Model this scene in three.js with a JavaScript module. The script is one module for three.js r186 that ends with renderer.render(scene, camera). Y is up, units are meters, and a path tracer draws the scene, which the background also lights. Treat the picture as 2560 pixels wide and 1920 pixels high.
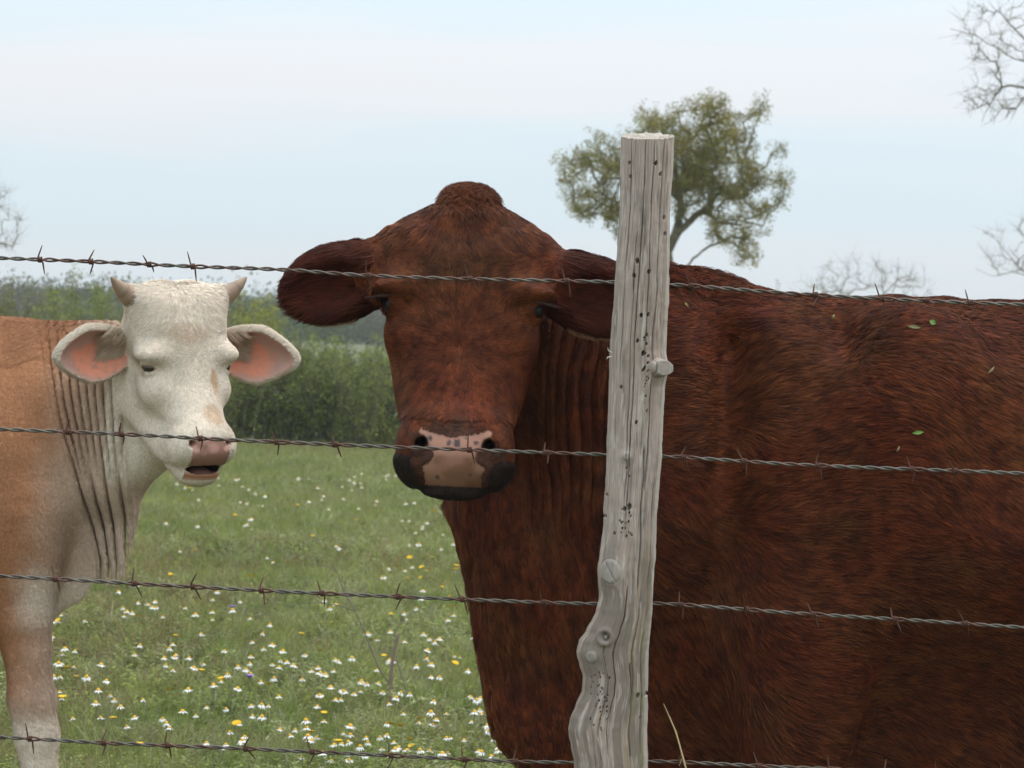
import * as THREE from 'three';
import { mergeGeometries } from 'three/addons/utils/BufferGeometryUtils.js';

// ---------- camera, sky, sun, exposure ----------
const scene = new THREE.Scene();
const FPX = 7150, EYE = 1.3, PITCH = 0.0231, ROLL = 0.044;      // focal length in photo pixels (2560 wide), eye height, tilt of the camera
const camera = new THREE.PerspectiveCamera(2 * Math.atan(960 / FPX) * 180 / Math.PI, 4 / 3, 0.1, 3000);
const FWD = new THREE.Vector3(0, -Math.sin(PITCH), -Math.cos(PITCH));
const RIGHT = new THREE.Vector3(1, 0, 0), UPV = new THREE.Vector3(0, Math.cos(PITCH), -Math.sin(PITCH));
{
  const x = RIGHT.clone(), u = UPV.clone();
  RIGHT.copy(x).multiplyScalar(Math.cos(ROLL)).addScaledVector(u, Math.sin(ROLL));
  UPV.copy(u).multiplyScalar(Math.cos(ROLL)).addScaledVector(x, -Math.sin(ROLL));
}
const CAMROT = new THREE.Matrix4().makeBasis(RIGHT, UPV, FWD.clone().negate());
const CAMPOS = new THREE.Vector3(0, EYE, 0);
camera.position.copy(CAMPOS);
camera.quaternion.setFromRotationMatrix(CAMROT);
camera.focus = 5.15;
camera.userData.fStop = 15;

function mulberry(a) { return () => { a = (a + 0x6d2b79f5) | 0; let t = Math.imul(a ^ (a >>> 15), 1 | a); t = (t + Math.imul(t ^ (t >>> 7), 61 | t)) ^ t; return ((t ^ (t >>> 14)) >>> 0) / 4294967296; }; }
const hash3 = (x, y, z) => { let h = (Math.imul(x, 374761393) + Math.imul(y, 668265263) + Math.imul(z, 1274126177)) | 0; h = Math.imul(h ^ (h >>> 13), 1274126177); return ((h ^ (h >>> 16)) >>> 0) / 4294967296; };
function noise3(x, y, z) {                                         // smooth value noise, 0..1
  const ix = Math.floor(x), iy = Math.floor(y), iz = Math.floor(z);
  let fx = x - ix, fy = y - iy, fz = z - iz;
  fx = fx * fx * (3 - 2 * fx); fy = fy * fy * (3 - 2 * fy); fz = fz * fz * (3 - 2 * fz);
  const a = hash3(ix, iy, iz), b = hash3(ix + 1, iy, iz), c = hash3(ix, iy + 1, iz), d = hash3(ix + 1, iy + 1, iz);
  const e = hash3(ix, iy, iz + 1), f = hash3(ix + 1, iy, iz + 1), g = hash3(ix, iy + 1, iz + 1), h = hash3(ix + 1, iy + 1, iz + 1);
  const p = a + (b - a) * fx, q = c + (d - c) * fx, r = e + (f - e) * fx, s = g + (h - g) * fx;
  const t = p + (q - p) * fy, u = r + (s - r) * fy;
  return t + (u - t) * fz;
}
const fbm = (x, y, z, o = 4) => { let s = 0, a = 0.5, n = 0; for (let i = 0; i < o; i++) { s += a * noise3(x, y, z); n += a; a *= 0.5; x = x * 2.03 + 7.1; y = y * 2.03 + 3.7; z = z * 2.03 + 1.3; } return s / n; };
const clamp = (x, a = 0, b = 1) => (x < a ? a : x > b ? b : x), lerp = (a, b, t) => a + (b - a) * t;
const sst = (a, b, x) => { x = clamp((x - a) / (b - a)); return x * x * (3 - 2 * x); };

{ // thin overcast: a bright veil of cloud in long pale streaks, a little brighter overhead
  const W = 2048, H = 1024, data = new Float32Array(W * H * 4);
  for (let j = 0; j < H; j++) {
    const el = ((j + 0.5) / H - 0.5) * Math.PI, sy = Math.sin(el);
    for (let i = 0; i < W; i++) {
      const az = ((i + 0.5) / W) * Math.PI * 2, o = (j * W + i) * 4;
      const cx = Math.cos(az), sx = Math.sin(az), s = Math.max(sy, 0.0), k = 1 / (s + 0.06);
      // a layer seen edge-on: streaks get long towards the horizon
      const n = fbm(cx * 2.2 + 5, s * 26 + 0.35 * cx, sx * 2.2 + 9, 4), n2 = fbm(cx * k * 0.8 + 20, 3, sx * k * 0.8 + 11, 4);
      const cloud = sst(0.36, 0.62, lerp(n, n2, sst(0.15, 0.5, s)));
      const low = Math.exp(-s * 26);                               // milky air low down
      let r = lerp(0.660, 0.760, cloud), g = lerp(0.770, 0.778, cloud), b = lerp(0.840, 0.815, cloud);
      r = lerp(r, 0.715, low * 0.8); g = lerp(g, 0.790, low * 0.8); b = lerp(b, 0.812, low * 0.8);
      const up = 1 + 1.9 * s;                                       // an overcast sky is near three times as bright overhead
      data[o] = r * up; data[o + 1] = g * up; data[o + 2] = b * up; data[o + 3] = 1;
    }
  }
  const sky = new THREE.DataTexture(data, W, H, THREE.RGBAFormat, THREE.FloatType);
  sky.mapping = THREE.EquirectangularReflectionMapping; sky.magFilter = THREE.LinearFilter; sky.needsUpdate = true;
  scene.background = sky; scene.environment = sky;
}
const sun = new THREE.DirectionalLight(0xfff3e2, 1.4);            // the sun behind thin cloud: high, slightly to the right and beyond the animals
sun.position.set(6, 22, -9); sun.target.position.set(0, 0.8, -6);
sun.castShadow = true; sun.shadow.radius = 36; sun.shadow.mapSize.set(4096, 4096);
Object.assign(sun.shadow.camera, { left: -15, right: 15, top: 25, bottom: -25, near: 1, far: 90 });
scene.add(sun, sun.target);
const renderer = new THREE.WebGLRenderer({ antialias: true });
renderer.toneMapping = THREE.LinearToneMapping; renderer.toneMappingExposure = 1.0;
renderer.shadowMap.enabled = true;

// ---------- helpers ----------
// a point of the place from a direction of view (photo pixels) and a distance in metres
const at = (px, py, d) => CAMPOS.clone().addScaledVector(FWD, d).addScaledVector(RIGHT, (px - 1280) / FPX * d).addScaledVector(UPV, (960 - py) / FPX * d);
const groundY = (x, z) => 0.05 * (noise3(x * 0.23 + 4, 0, z * 0.23) - 0.5) * sst(6.6, 9, -z) + 0.012 * (noise3(x * 1.7, 2, z * 1.7) - 0.5);
const used = {};
function numbered(name) { const n = used[name] ?? 0; used[name] = n + 1; return n ? name + '_' + String(n).padStart(3, '0') : name; }
function tag(o, label, category, group, kind) { if (label) o.userData.label = label; if (category) o.userData.category = category; if (group) o.userData.group = group; if (kind) o.userData.kind = kind; return o; }
function mesh(name, geo, mat, parent) { const m = new THREE.Mesh(geo, mat); m.name = parent === scene ? numbered(name) : name; m.castShadow = m.receiveShadow = true; parent.add(m); return m; }
function group(name, pos) { const g = new THREE.Group(); g.name = numbered(name); if (pos) g.position.copy(pos); scene.add(g); return g; }
const std = (o) => new THREE.MeshStandardMaterial({ roughness: 0.9, ...o });

// triangle collector with vertex colours
class Tris {
  constructor() { this.p = []; this.c = []; this.i = []; this.n = 0; }
  v(x, y, z, c) { this.p.push(x, y, z); if (c) this.c.push(c[0], c[1], c[2]); return this.n++; }
  f(a, b, c) { this.i.push(a, b, c); }
  tube(pts, radii, sides, c, cap = true) {                        // pts: Vector3[]; a tapered tube
    const T = new THREE.Vector3(), N = new THREE.Vector3(), B = new THREE.Vector3(), ref = new THREE.Vector3();
    let prev = -1;
    for (let k = 0; k < pts.length; k++) {
      T.subVectors(pts[Math.min(k + 1, pts.length - 1)], pts[Math.max(k - 1, 0)]).normalize();
      if (k === 0) { ref.set(Math.abs(T.y) > 0.9 ? 1 : 0, Math.abs(T.y) > 0.9 ? 0 : 1, 0); N.crossVectors(T, ref).normalize(); } else N.addScaledVector(T, -N.dot(T)).normalize();
      B.crossVectors(T, N);
      const r = radii[k], s0 = this.n, col = Array.isArray(c?.[0]) ? c[k] : c;
      for (let s = 0; s < sides; s++) { const a = s / sides * 2 * Math.PI, ca = Math.cos(a) * r, sa = Math.sin(a) * r; this.v(pts[k].x + N.x * ca + B.x * sa, pts[k].y + N.y * ca + B.y * sa, pts[k].z + N.z * ca + B.z * sa, col); }
      if (prev >= 0) for (let s = 0; s < sides; s++) { const t = (s + 1) % sides; this.f(prev + s, prev + t, s0 + s); this.f(prev + t, s0 + t, s0 + s); }
      prev = s0;
    }
    if (cap) for (let s = 1; s < sides - 1; s++) { this.f(prev, prev + s, prev + s + 1); }
  }
  geo(smooth = true) {
    const g = new THREE.BufferGeometry();
    g.setAttribute('position', new THREE.Float32BufferAttribute(this.p, 3));
    if (this.c.length) g.setAttribute('color', new THREE.Float32BufferAttribute(this.c, 3));
    g.setIndex(this.i);
    if (smooth) g.computeVertexNormals();
    return g;
  }
}

// ---------- implicit shapes and their mesher ----------
const smin = (a, b, k) => { const h = Math.max(k - Math.abs(a - b), 0) / k; return Math.min(a, b) - h * h * k * 0.25; };
const smax = (a, b, k) => -smin(-a, -b, k);
const ell = (x, y, z, a, b, c) => { const k0 = Math.sqrt((x / a) ** 2 + (y / b) ** 2 + (z / c) ** 2), k1 = Math.sqrt((x / a / a) ** 2 + (y / b / b) ** 2 + (z / c / c) ** 2); return k1 > 1e-9 ? k0 * (k0 - 1) / k1 : -Math.min(a, b, c); };
const cap = (x, y, z, ax, ay, az, bx, by, bz, r1, r2) => { const ux = bx - ax, uy = by - ay, uz = bz - az, px = x - ax, py = y - ay, pz = z - az; const h = clamp((px * ux + py * uy + pz * uz) / (ux * ux + uy * uy + uz * uz)); return Math.hypot(px - ux * h, py - uy * h, pz - uz * h) - lerp(r1, r2, h); };
// a body lofted along t; keys: [t, a_low, a_high, b_low, b_high, exponent, thin]; thin narrows b towards a_low
function loft(keys) {
  const N = 400, t0 = keys[0][0], t1 = keys[keys.length - 1][0], L = [];
  for (let i = 0; i <= N; i++) {
    const t = lerp(t0, t1, i / N); let k = 0; while (k < keys.length - 2 && keys[k + 1][0] < t) k++;
    const q0 = keys[Math.max(k - 1, 0)], q1 = keys[k], q2 = keys[k + 1], q3 = keys[Math.min(k + 2, keys.length - 1)], h = q2[0] - q1[0], u = (t - q1[0]) / h;
    for (let c = 1; c <= 6; c++) {
      const s1 = (q2[0] - q0[0]) ? (q2[c] - q0[c]) / (q2[0] - q0[0]) : 0, s2 = (q3[0] - q1[0]) ? (q3[c] - q1[c]) / (q3[0] - q1[0]) : 0, d = (q2[c] - q1[c]) / h;
      const m1 = d === 0 || s1 * d < 0 ? 0 : Math.sign(s1) * Math.min(Math.abs(s1), 3 * Math.abs(d)), m2 = d === 0 || s2 * d < 0 ? 0 : Math.sign(s2) * Math.min(Math.abs(s2), 3 * Math.abs(d));
      L.push((2 * u ** 3 - 3 * u * u + 1) * q1[c] + (u ** 3 - 2 * u * u + u) * h * m1 + (-2 * u ** 3 + 3 * u * u) * q2[c] + (u ** 3 - u * u) * h * m2);
    }
  }
  return (t, a, b) => {
    const out = t < t0 ? t0 - t : t > t1 ? t - t1 : 0, q = clamp((t - t0) / (t1 - t0)) * N, i = Math.min(N - 1, q | 0), f = q - i, o = i * 6, v = (c) => L[o + c] + (L[o + 6 + c] - L[o + c]) * f;
    const alo = v(0), ahi = v(1), blo = v(2), bhi = v(3), n = v(4), thin = v(5);
    const ha = Math.max(1e-3, (ahi - alo) / 2), ca = (ahi + alo) / 2; let hb = Math.max(1e-3, (bhi - blo) / 2); const cb = (bhi + blo) / 2;
    const ra = (a - ca) / ha;
    if (thin < 1) hb *= lerp(1, thin, sst(0.15, -0.75, ra));
    const r = Math.pow(Math.pow(Math.abs(ra), n) + Math.pow(Math.abs((b - cb) / hb), n), 1 / n);
    const d = (r - 1) * Math.min(ha, hb);
    return out > 0 ? Math.hypot(Math.max(d, 0), out) : d;
  };
}
// naive surface nets over a box; skip(x,y,z) leaves out cells that a finer box draws
function surfaceNets(field, lo, hi, h, T, skip) {
  const B = 4, nx = Math.ceil((hi[0] - lo[0]) / h / B) * B, ny = Math.ceil((hi[1] - lo[1]) / h / B) * B, nz = Math.ceil((hi[2] - lo[2]) / h / B) * B;
  const sx = nx + 1, sy = ny + 1, F = new Float32Array(sx * sy * (nz + 1)).fill(1), done = new Uint8Array(F.length), reach = h * B * 1.9;
  for (let bz = 0; bz < nz; bz += B) for (let by = 0; by < ny; by += B) for (let bx = 0; bx < nx; bx += B) {
    const d = field(lo[0] + (bx + B / 2) * h, lo[1] + (by + B / 2) * h, lo[2] + (bz + B / 2) * h);
    const far = Math.abs(d) > reach;
    for (let z = bz; z <= bz + B; z++) for (let y = by; y <= by + B; y++) for (let x = bx; x <= bx + B; x++) {
      const i = x + sx * (y + sy * z);
      if (far) { if (!done[i]) F[i] = d; } else if (done[i] !== 2) { F[i] = field(lo[0] + x * h, lo[1] + y * h, lo[2] + z * h); done[i] = 2; }
    }
  }
  const id = new Int32Array(nx * ny * nz).fill(-1), cell = (x, y, z) => x + nx * (y + ny * z);
  for (let z = 0; z < nz; z++) for (let y = 0; y < ny; y++) for (let x = 0; x < nx; x++) {
    const b = x + sx * (y + sy * z); let m = 0;
    for (let k = 0; k < 8; k++) if (F[b + (k & 1) + ((k >> 1) & 1) * sx + (k >> 2) * sx * sy] < 0) m |= 1 << k;
    if (m === 0 || m === 255) continue;
    let px = 0, py = 0, pz = 0, n = 0;
    for (let k = 0; k < 8; k++) for (let ax = 0; ax < 3; ax++) {
      if (k & (1 << ax)) continue; const l = k | (1 << ax); if (((m >> k) & 1) === ((m >> l) & 1)) continue;
      const fa = F[b + (k & 1) + ((k >> 1) & 1) * sx + (k >> 2) * sx * sy], fb = F[b + (l & 1) + ((l >> 1) & 1) * sx + (l >> 2) * sx * sy], t = fa / (fa - fb);
      px += (k & 1) + (ax === 0 ? t : 0); py += ((k >> 1) & 1) + (ax === 1 ? t : 0); pz += (k >> 2) + (ax === 2 ? t : 0); n++;
    }
    const X = lo[0] + (x + px / n) * h, Y = lo[1] + (y + py / n) * h, Z = lo[2] + (z + pz / n) * h;
    if (skip && skip(X, Y, Z)) { id[cell(x, y, z)] = -2; continue; }
    id[cell(x, y, z)] = T.v(X, Y, Z);
  }
  const quad = (a, b, c, d, flip) => { if (a < 0 || b < 0 || c < 0 || d < 0) return; if (flip) { T.f(a, c, b); T.f(b, c, d); } else { T.f(a, b, c); T.f(b, d, c); } };
  for (let z = 1; z < nz; z++) for (let y = 1; y < ny; y++) for (let x = 1; x < nx; x++) {
    const i = x + sx * (y + sy * z), f0 = F[i] < 0;
    if (f0 !== F[i + 1] < 0) quad(id[cell(x, y - 1, z - 1)], id[cell(x, y, z - 1)], id[cell(x, y - 1, z)], id[cell(x, y, z)], !f0);
    if (f0 !== F[i + sx] < 0) quad(id[cell(x - 1, y, z - 1)], id[cell(x, y, z - 1)], id[cell(x - 1, y, z)], id[cell(x, y, z)], f0);
    if (f0 !== F[i + sx * sy] < 0) quad(id[cell(x - 1, y - 1, z)], id[cell(x, y - 1, z)], id[cell(x - 1, y, z)], id[cell(x, y, z)], !f0);
  }
}
// ---------- coats of hair ----------
// one tuft: a few curved, tapering hairs that lean along +z and rise along +y
function tuftGeometry(seed, blades, curl, spread, width, clump) {
  const R = mulberry(seed), T = new Tris();
  for (let b = 0; b < blades; b++) {
    const ox = (R() - 0.5) * spread, oz = (R() - 0.5) * spread * 2, tx = ox * (1 - clump) + (R() - 0.5) * 0.22, ln = 0.7 + 0.3 * R(), up = (0.75 + 0.5 * R()) * curl, w = width * (0.7 + 0.6 * R()), yaw = (R() - 0.5) * 1.2;
    const tone = 0.72 + 0.5 * R(), col = [tone, tone, tone], S = 3; let l = -1, r = -1;
    for (let s = 0; s <= S; s++) {
      const t = s / S, zz = oz * (1 - t * clump) + ln * t, yy = up * (Math.sin(t * 2.3) * 0.62) - 0.03 * (1 - t), xx = ox + (tx - ox) * t * t;
      const hw = w * (1 - t * t) * 0.5, cx = Math.cos(yaw) * hw, cy = Math.sin(yaw) * hw;
      if (s === S) { const tip = T.v(xx, yy, zz, col); T.f(l, r, tip); break; }
      const a = T.v(xx - cx, yy - cy, zz, col), c = T.v(xx + cx, yy + cy, zz, col);
      if (l >= 0) { T.f(l, r, a); T.f(r, c, a); }
      l = a; r = c;
    }
  }
  return T.geo();
}
function coat(name, parent, skin, tufts, mat, o) {
  const pos = skin.attributes.position.array, nor = skin.attributes.normal.array, idx = skin.index.array, nt = idx.length / 3, R = mulberry(o.seed);
  const cum = new Float64Array(nt); let sum = 0;
  for (let t = 0; t < nt; t++) {
    const a = idx[t * 3] * 3, b = idx[t * 3 + 1] * 3, c = idx[t * 3 + 2] * 3;
    const ux = pos[b] - pos[a], uy = pos[b + 1] - pos[a + 1], uz = pos[b + 2] - pos[a + 2], vx = pos[c] - pos[a], vy = pos[c + 1] - pos[a + 1], vz = pos[c + 2] - pos[a + 2];
    const area = 0.5 * Math.hypot(uy * vz - uz * vy, uz * vx - ux * vz, ux * vy - uy * vx);
    sum += area * o.density((pos[a] + pos[b] + pos[c]) / 3, (pos[a + 1] + pos[b + 1] + pos[c + 1]) / 3, (pos[a + 2] + pos[b + 2] + pos[c + 2]) / 3, nor[a], nor[a + 1], nor[a + 2]);
    cum[t] = sum;
  }
  const sets = tufts.map(() => ({ m: [], c: [] })), M = new THREE.Matrix4(), d = new THREE.Vector3(), n = new THREE.Vector3(), s = new THREE.Vector3(), h = { len: 0.02, wid: 1, lift: 1, c: [0, 0, 0] };
  for (let k = 0; k < o.count; k++) {
    const x = R() * sum; let l = 0, r = nt - 1; while (l < r) { const m = (l + r) >> 1; if (cum[m] < x) l = m + 1; else r = m; }
    let u = R(), v = R(); if (u + v > 1) { u = 1 - u; v = 1 - v; } const w = 1 - u - v;
    const a = idx[l * 3] * 3, b = idx[l * 3 + 1] * 3, c = idx[l * 3 + 2] * 3;
    const px = pos[a] * w + pos[b] * u + pos[c] * v, py = pos[a + 1] * w + pos[b + 1] * u + pos[c + 1] * v, pz = pos[a + 2] * w + pos[b + 2] * u + pos[c + 2] * v;
    n.set(nor[a] * w + nor[b] * u + nor[c] * v, nor[a + 1] * w + nor[b + 1] * u + nor[c + 1] * v, nor[a + 2] * w + nor[b + 2] * u + nor[c + 2] * v).normalize();
    h.lift = 1; h.wid = 1;
    o.hair(px, py, pz, n, d, h, R);
    if (h.len <= 0) continue;
    d.addScaledVector(n, -d.dot(n)); if (d.lengthSq() < 1e-8) continue; d.normalize();
    s.crossVectors(n, d);
    const L = h.len * (0.7 + 0.6 * R());
    M.makeBasis(s.clone().multiplyScalar(0.02 * h.wid), n.clone().multiplyScalar(L * h.lift), d.clone().multiplyScalar(L)).setPosition(px, py, pz);
    const q = sets[(R() * tufts.length) | 0]; q.m.push(...M.elements); q.c.push(h.c[0], h.c[1], h.c[2]);
  }
  sets.forEach((q, i) => {
    const im = new THREE.InstancedMesh(tufts[i], mat, q.m.length / 16); im.name = name; im.castShadow = im.receiveShadow = true;
    im.instanceMatrix = new THREE.InstancedBufferAttribute(new Float32Array(q.m), 16); im.instanceColor = new THREE.InstancedBufferAttribute(new Float32Array(q.c), 3);
    im.userData.kind = 'stuff'; parent.add(im);
  });
}
// a body built in a frame parallel to the picture at a distance D; base is the spot on the ground it stands on
function beast(name, D, basePx) {
  const b = at(basePx, 900, D); b.y = groundY(b.x, b.z);
  const g = group(name, b); g.quaternion.setFromRotationMatrix(CAMROT);
  const origin = CAMPOS.clone().addScaledVector(FWD, D), inv = new THREE.Matrix4().copy(CAMROT).invert(), off = b.clone().sub(origin).applyMatrix4(inv);
  return { g, off, X: (px, z = 0) => (px - 1280) / FPX * (D - z), Y: (py, z = 0) => (960 - py) / FPX * (D - z) };
}
// ---------- ground ----------
{
  const xs = [], zs = []; const push = (a, from, to, step) => { for (let v = from; v < to; v += step) a.push(v); };
  push(xs, -1500, -120, 120); push(xs, -120, -14, 4); push(xs, -14, 14, 0.35); push(xs, 14, 120, 4); push(xs, 120, 1501, 120);
  push(zs, -1800, -160, 80); push(zs, -160, -40, 4); push(zs, -40, 2, 0.35); push(zs, 2, 60, 6);
  const T = new Tris();
  for (const z of zs) for (const x of xs) { const n = fbm(x * 0.6, 3, z * 0.6), m = noise3(x * 3, 1, z * 3); T.v(x, groundY(x, z), z, [lerp(0.070, 0.115, n) * (0.8 + 0.4 * m), lerp(0.082, 0.110, n) * (0.8 + 0.4 * m), lerp(0.034, 0.052, n) * (0.8 + 0.4 * m)]); }
  for (let j = 0; j + 1 < zs.length; j++) for (let i = 0; i + 1 < xs.length; i++) { const a = j * xs.length + i, b = a + 1, c = a + xs.length, d = c + 1; T.f(a, c, b); T.f(b, c, d); }
  const m = mesh('meadow_ground', T.geo(), std({ vertexColors: true, roughness: 1 }), scene); tag(m, 'green pasture ground beneath the grass', null, null, 'structure');
}
const onGround = (px, py) => { const h = at(px, py, 1).sub(CAMPOS), t = -CAMPOS.y / h.y, p = CAMPOS.clone().addScaledVector(h, t); p.y = groundY(p.x, p.z); return p; };
const instanced = (name, geo, mat, list, parent, kind = 'stuff') => {
  const im = new THREE.InstancedMesh(geo, mat, list.length), M = new THREE.Matrix4(), C = new THREE.Color(); im.name = parent === scene ? numbered(name) : name; im.castShadow = im.receiveShadow = true;
  list.forEach((l, i) => { im.setMatrixAt(i, l.m); im.setColorAt(i, C.setRGB(...l.c)); }); if (kind) im.userData.kind = kind; parent.add(im); return im;
};
const placed = (p, s, ry, tilt = 0, sy = s, az = 0) => new THREE.Matrix4().compose(p, new THREE.Quaternion().setFromEuler(new THREE.Euler(tilt * Math.cos(az), ry, tilt * Math.sin(az))), new THREE.Vector3(s, sy, s));
const leafMat = (o = {}) => new THREE.MeshPhysicalMaterial({ vertexColors: true, roughness: 0.85, specularIntensity: 0.12, side: THREE.DoubleSide, transmission: 0.42, ...o });

// ---------- meadow ----------
{
  // grass tuft: curved blades, one unit high
  const grass = (seed, n, w, lean, spread) => { const R = mulberry(seed), T = new Tris(); for (let b = 0; b < n; b++) { const a = R() * 6.28, l = lean * (0.3 + R()), h = 0.55 + 0.45 * R(), ox = (R() - 0.5) * spread, oz = (R() - 0.5) * spread, tw = R() * 6.28, tone = 0.75 + 0.5 * R(); let p = -1; for (let s = 0; s <= 3; s++) { const t = s / 3, x = ox + Math.cos(a) * l * t * t, z = oz + Math.sin(a) * l * t * t, y = h * t * (1 - 0.18 * l * t), ww = w * (1 - t * 0.92) * (0.7 + 0.5 * R()), cx = Math.cos(tw) * ww, cz = Math.sin(tw) * ww, c = [tone * (0.85 + 0.3 * t), tone, tone]; const q = T.v(x - cx, y, z - cz, c); T.v(x + cx, y, z + cz, c); if (p >= 0) { T.f(p, p + 1, q); T.f(p + 1, q + 1, q); } p = q; } } return T.geo(); };
  // feathery forb: stems with small leaflets
  const forb = (seed, stems, leaf) => { const R = mulberry(seed), T = new Tris(); for (let b = 0; b < stems; b++) { const a = R() * 6.28, l = 0.25 + 0.6 * R(), h = 0.5 + 0.5 * R(), tone = 0.75 + 0.5 * R(), c = [tone, tone, tone]; for (let s = 1; s <= 7; s++) { const t = s / 7, x = Math.cos(a) * l * t, z = Math.sin(a) * l * t, y = h * t; for (let k = 0; k < 3; k++) { const d = R() * 6.28, u = (R() - 0.3) * 0.9, L = leaf * (0.6 + 0.7 * R()), lx = Math.cos(d) * L, lz = Math.sin(d) * L, wx = -Math.sin(d) * L * 0.28, wz = Math.cos(d) * L * 0.28; const v0 = T.v(x, y, z, c), v1 = T.v(x + lx * 0.5 + wx, y + L * u * 0.5, z + lz * 0.5 + wz, c), v2 = T.v(x + lx, y + L * u, z + lz, c), v3 = T.v(x + lx * 0.5 - wx, y + L * u * 0.5, z + lz * 0.5 - wz, c); T.f(v0, v1, v2); T.f(v0, v2, v3); } } } return T.geo(); };
  const gT = [grass(1, 16, 0.016, 0.75, 0.5), grass(2, 14, 0.02, 0.5, 0.5), grass(3, 18, 0.013, 1.0, 0.6)], fT = [forb(4, 8, 0.13), forb(5, 9, 0.10)];
  const R = mulberry(2024), lists = [[], [], [], [], []], heads = [];
  const pal = [[0.245, 0.290, 0.075], [0.285, 0.315, 0.105], [0.200, 0.260, 0.062], [0.330, 0.345, 0.180], [0.32, 0.28, 0.11]];
  for (let k = 0; k < 96000; k++) {
    const d = Math.sqrt(lerp(6.2 ** 2, 29 ** 2, Math.pow(R(), 1.25))), x = (R() * 2 - 1) * (0.20 * d + 0.35), z = -d, y = groundY(x, z), p = new THREE.Vector3(x, y, z);
    const patch = fbm(x * 0.8 + 3, 1, z * 0.8, 3), fine = noise3(x * 3, 7, z * 3), dry = fbm(x * 0.5 + 30, 2, z * 0.35, 3);
    let kind = R() < lerp(0.15, 0.75, sst(0.38, 0.62, patch)) ? 3 + (R() * 2 | 0) : (R() * 3 | 0);
    const c0 = pal[R() < 0.3 ? 3 : fine > 0.6 ? 1 : fine < 0.35 ? 2 : 0], v = 0.72 + 0.5 * R(), br = R() < 0.05 + 0.25 * sst(0.52, 0.7, dry);
    const c = br ? [0.25 * v, 0.19 * v, 0.095 * v] : [c0[0] * v, c0[1] * v, c0[2] * v];
    const h = (kind > 2 ? 0.055 : 0.075) * (0.65 + 0.8 * R()) * (0.75 + 0.6 * patch) * (R() < 0.03 ? 1.6 : 1);
    lists[kind].push({ m: placed(p, kind > 2 ? h * 1.25 : h, R() * 6.28, 0.25 * R(), h, R() * 6.28), c });
    if (R() < 0.03) heads.push({ m: placed(p.clone().add(new THREE.Vector3(0, h * 0.6, 0)), 0.05 + 0.05 * R(), R() * 6.28, 0.3 * R(), undefined, R() * 6), c: [0.42 * v, 0.41 * v, 0.29 * v] });
  }
  const gm = leafMat();
  lists.forEach((l, i) => tag(instanced(i < 3 ? 'grass' : 'ground_cover', (i < 3 ? gT : fT)[i < 3 ? i : i - 3], gm, l, scene), i < 3 ? 'short green grass all over the pasture' : 'low feathery weeds all over the pasture', i < 3 ? 'grass' : 'weeds'));
  // pale grass ears
  const ear = () => { const T = new Tris(); T.tube([new THREE.Vector3(0, 0, 0), new THREE.Vector3(0.03, 0.6, 0), new THREE.Vector3(0.06, 1, 0)], [0.008, 0.007, 0.006], 3, [0.7, 0.8, 0.6]); T.tube([new THREE.Vector3(0.05, 0.72, 0), new THREE.Vector3(0.06, 0.9, 0), new THREE.Vector3(0.09, 1.12, 0)], [0.012, 0.03, 0.004], 4, [1, 1, 1]); return T.geo(); };
  tag(instanced('grass_ears', ear(), leafMat(), heads, scene), 'pale grass ears standing above the pasture', 'grass');

  // daisies: drooping white rays round a yellow dome
  const daisy = (seed, rays, rad, tilt, white) => { const Q = mulberry(seed), T = new Tris(), H = 0.13, col = white, yel = [0.72, 0.40, 0.02];
    T.tube([new THREE.Vector3(0.02 * (Q() - 0.5), -0.02, 0), new THREE.Vector3(0.01 * (Q() - 0.5), H * 0.5, 0.008), new THREE.Vector3(0, H, 0)], [0.0013, 0.0011, 0.0009], 4, [0.14, 0.19, 0.06]);
    for (let k = 0; k < rays; k++) { const a = k / rays * 6.28 + (Q() - 0.5) * 0.2, L = rad * (0.85 + 0.3 * Q()), dr = tilt * (0.6 + 0.8 * Q()), w = rad * 0.30, ca = Math.cos(a), sa = Math.sin(a), pt = (r, o, yy) => T.v(ca * r - sa * o, H + yy, sa * r + ca * o, col); const a0 = pt(rad * 0.2, 0, 0.001), b0 = pt(L * 0.65, w * 0.5, -dr * 0.45 * L), b1 = pt(L * 0.65, -w * 0.5, -dr * 0.45 * L), e = pt(L, 0, -dr * L); T.f(a0, b0, b1); T.f(b0, e, b1); }
    const N = 8; let prev = -1; for (let j = 0; j <= 3; j++) { const f = j / 3 * 1.5, rr = rad * 0.40 * Math.cos(f), yy = rad * 0.40 * Math.sin(f); const s = T.n; for (let k = 0; k < N; k++) T.v(Math.cos(k / N * 6.28) * rr, H + 0.0008 + yy, Math.sin(k / N * 6.28) * rr, yel); if (prev >= 0) for (let k = 0; k < N; k++) { const t = (k + 1) % N; T.f(prev + k, s + k, prev + t); T.f(prev + t, s + k, s + t); } prev = s; }
    const g = T.geo(); return g; };
  const WH = [0.80, 0.80, 0.78], dT = [daisy(1, 12, 0.0145, 0.55, WH), daisy(2, 13, 0.0155, 0.35, WH), daisy(3, 11, 0.013, 0.8, WH)], flowerMat = std({ vertexColors: true, roughness: 0.8, side: THREE.DoubleSide });
  const far = [], spots = [];
  let tries = 0;
  while (spots.length < 400 && tries++ < 20000) {
    const px = 90 + R() * 1230, py = 1140 + Math.pow(R(), 1.15) * 800, p = onGround(px, py + 60);
    const den = fbm(p.x * 1.1 + 11, 4, p.z * 0.55, 3); if (R() > sst(0.40, 0.62, den) * 0.9 + 0.08) continue;
    spots.push(p); if (R() < 0.45) spots.push(p.clone().add(new THREE.Vector3((R() - 0.5) * 0.12, 0, (R() - 0.5) * 0.16)));
  }
  spots.sort((a, b) => b.z - a.z);
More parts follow.
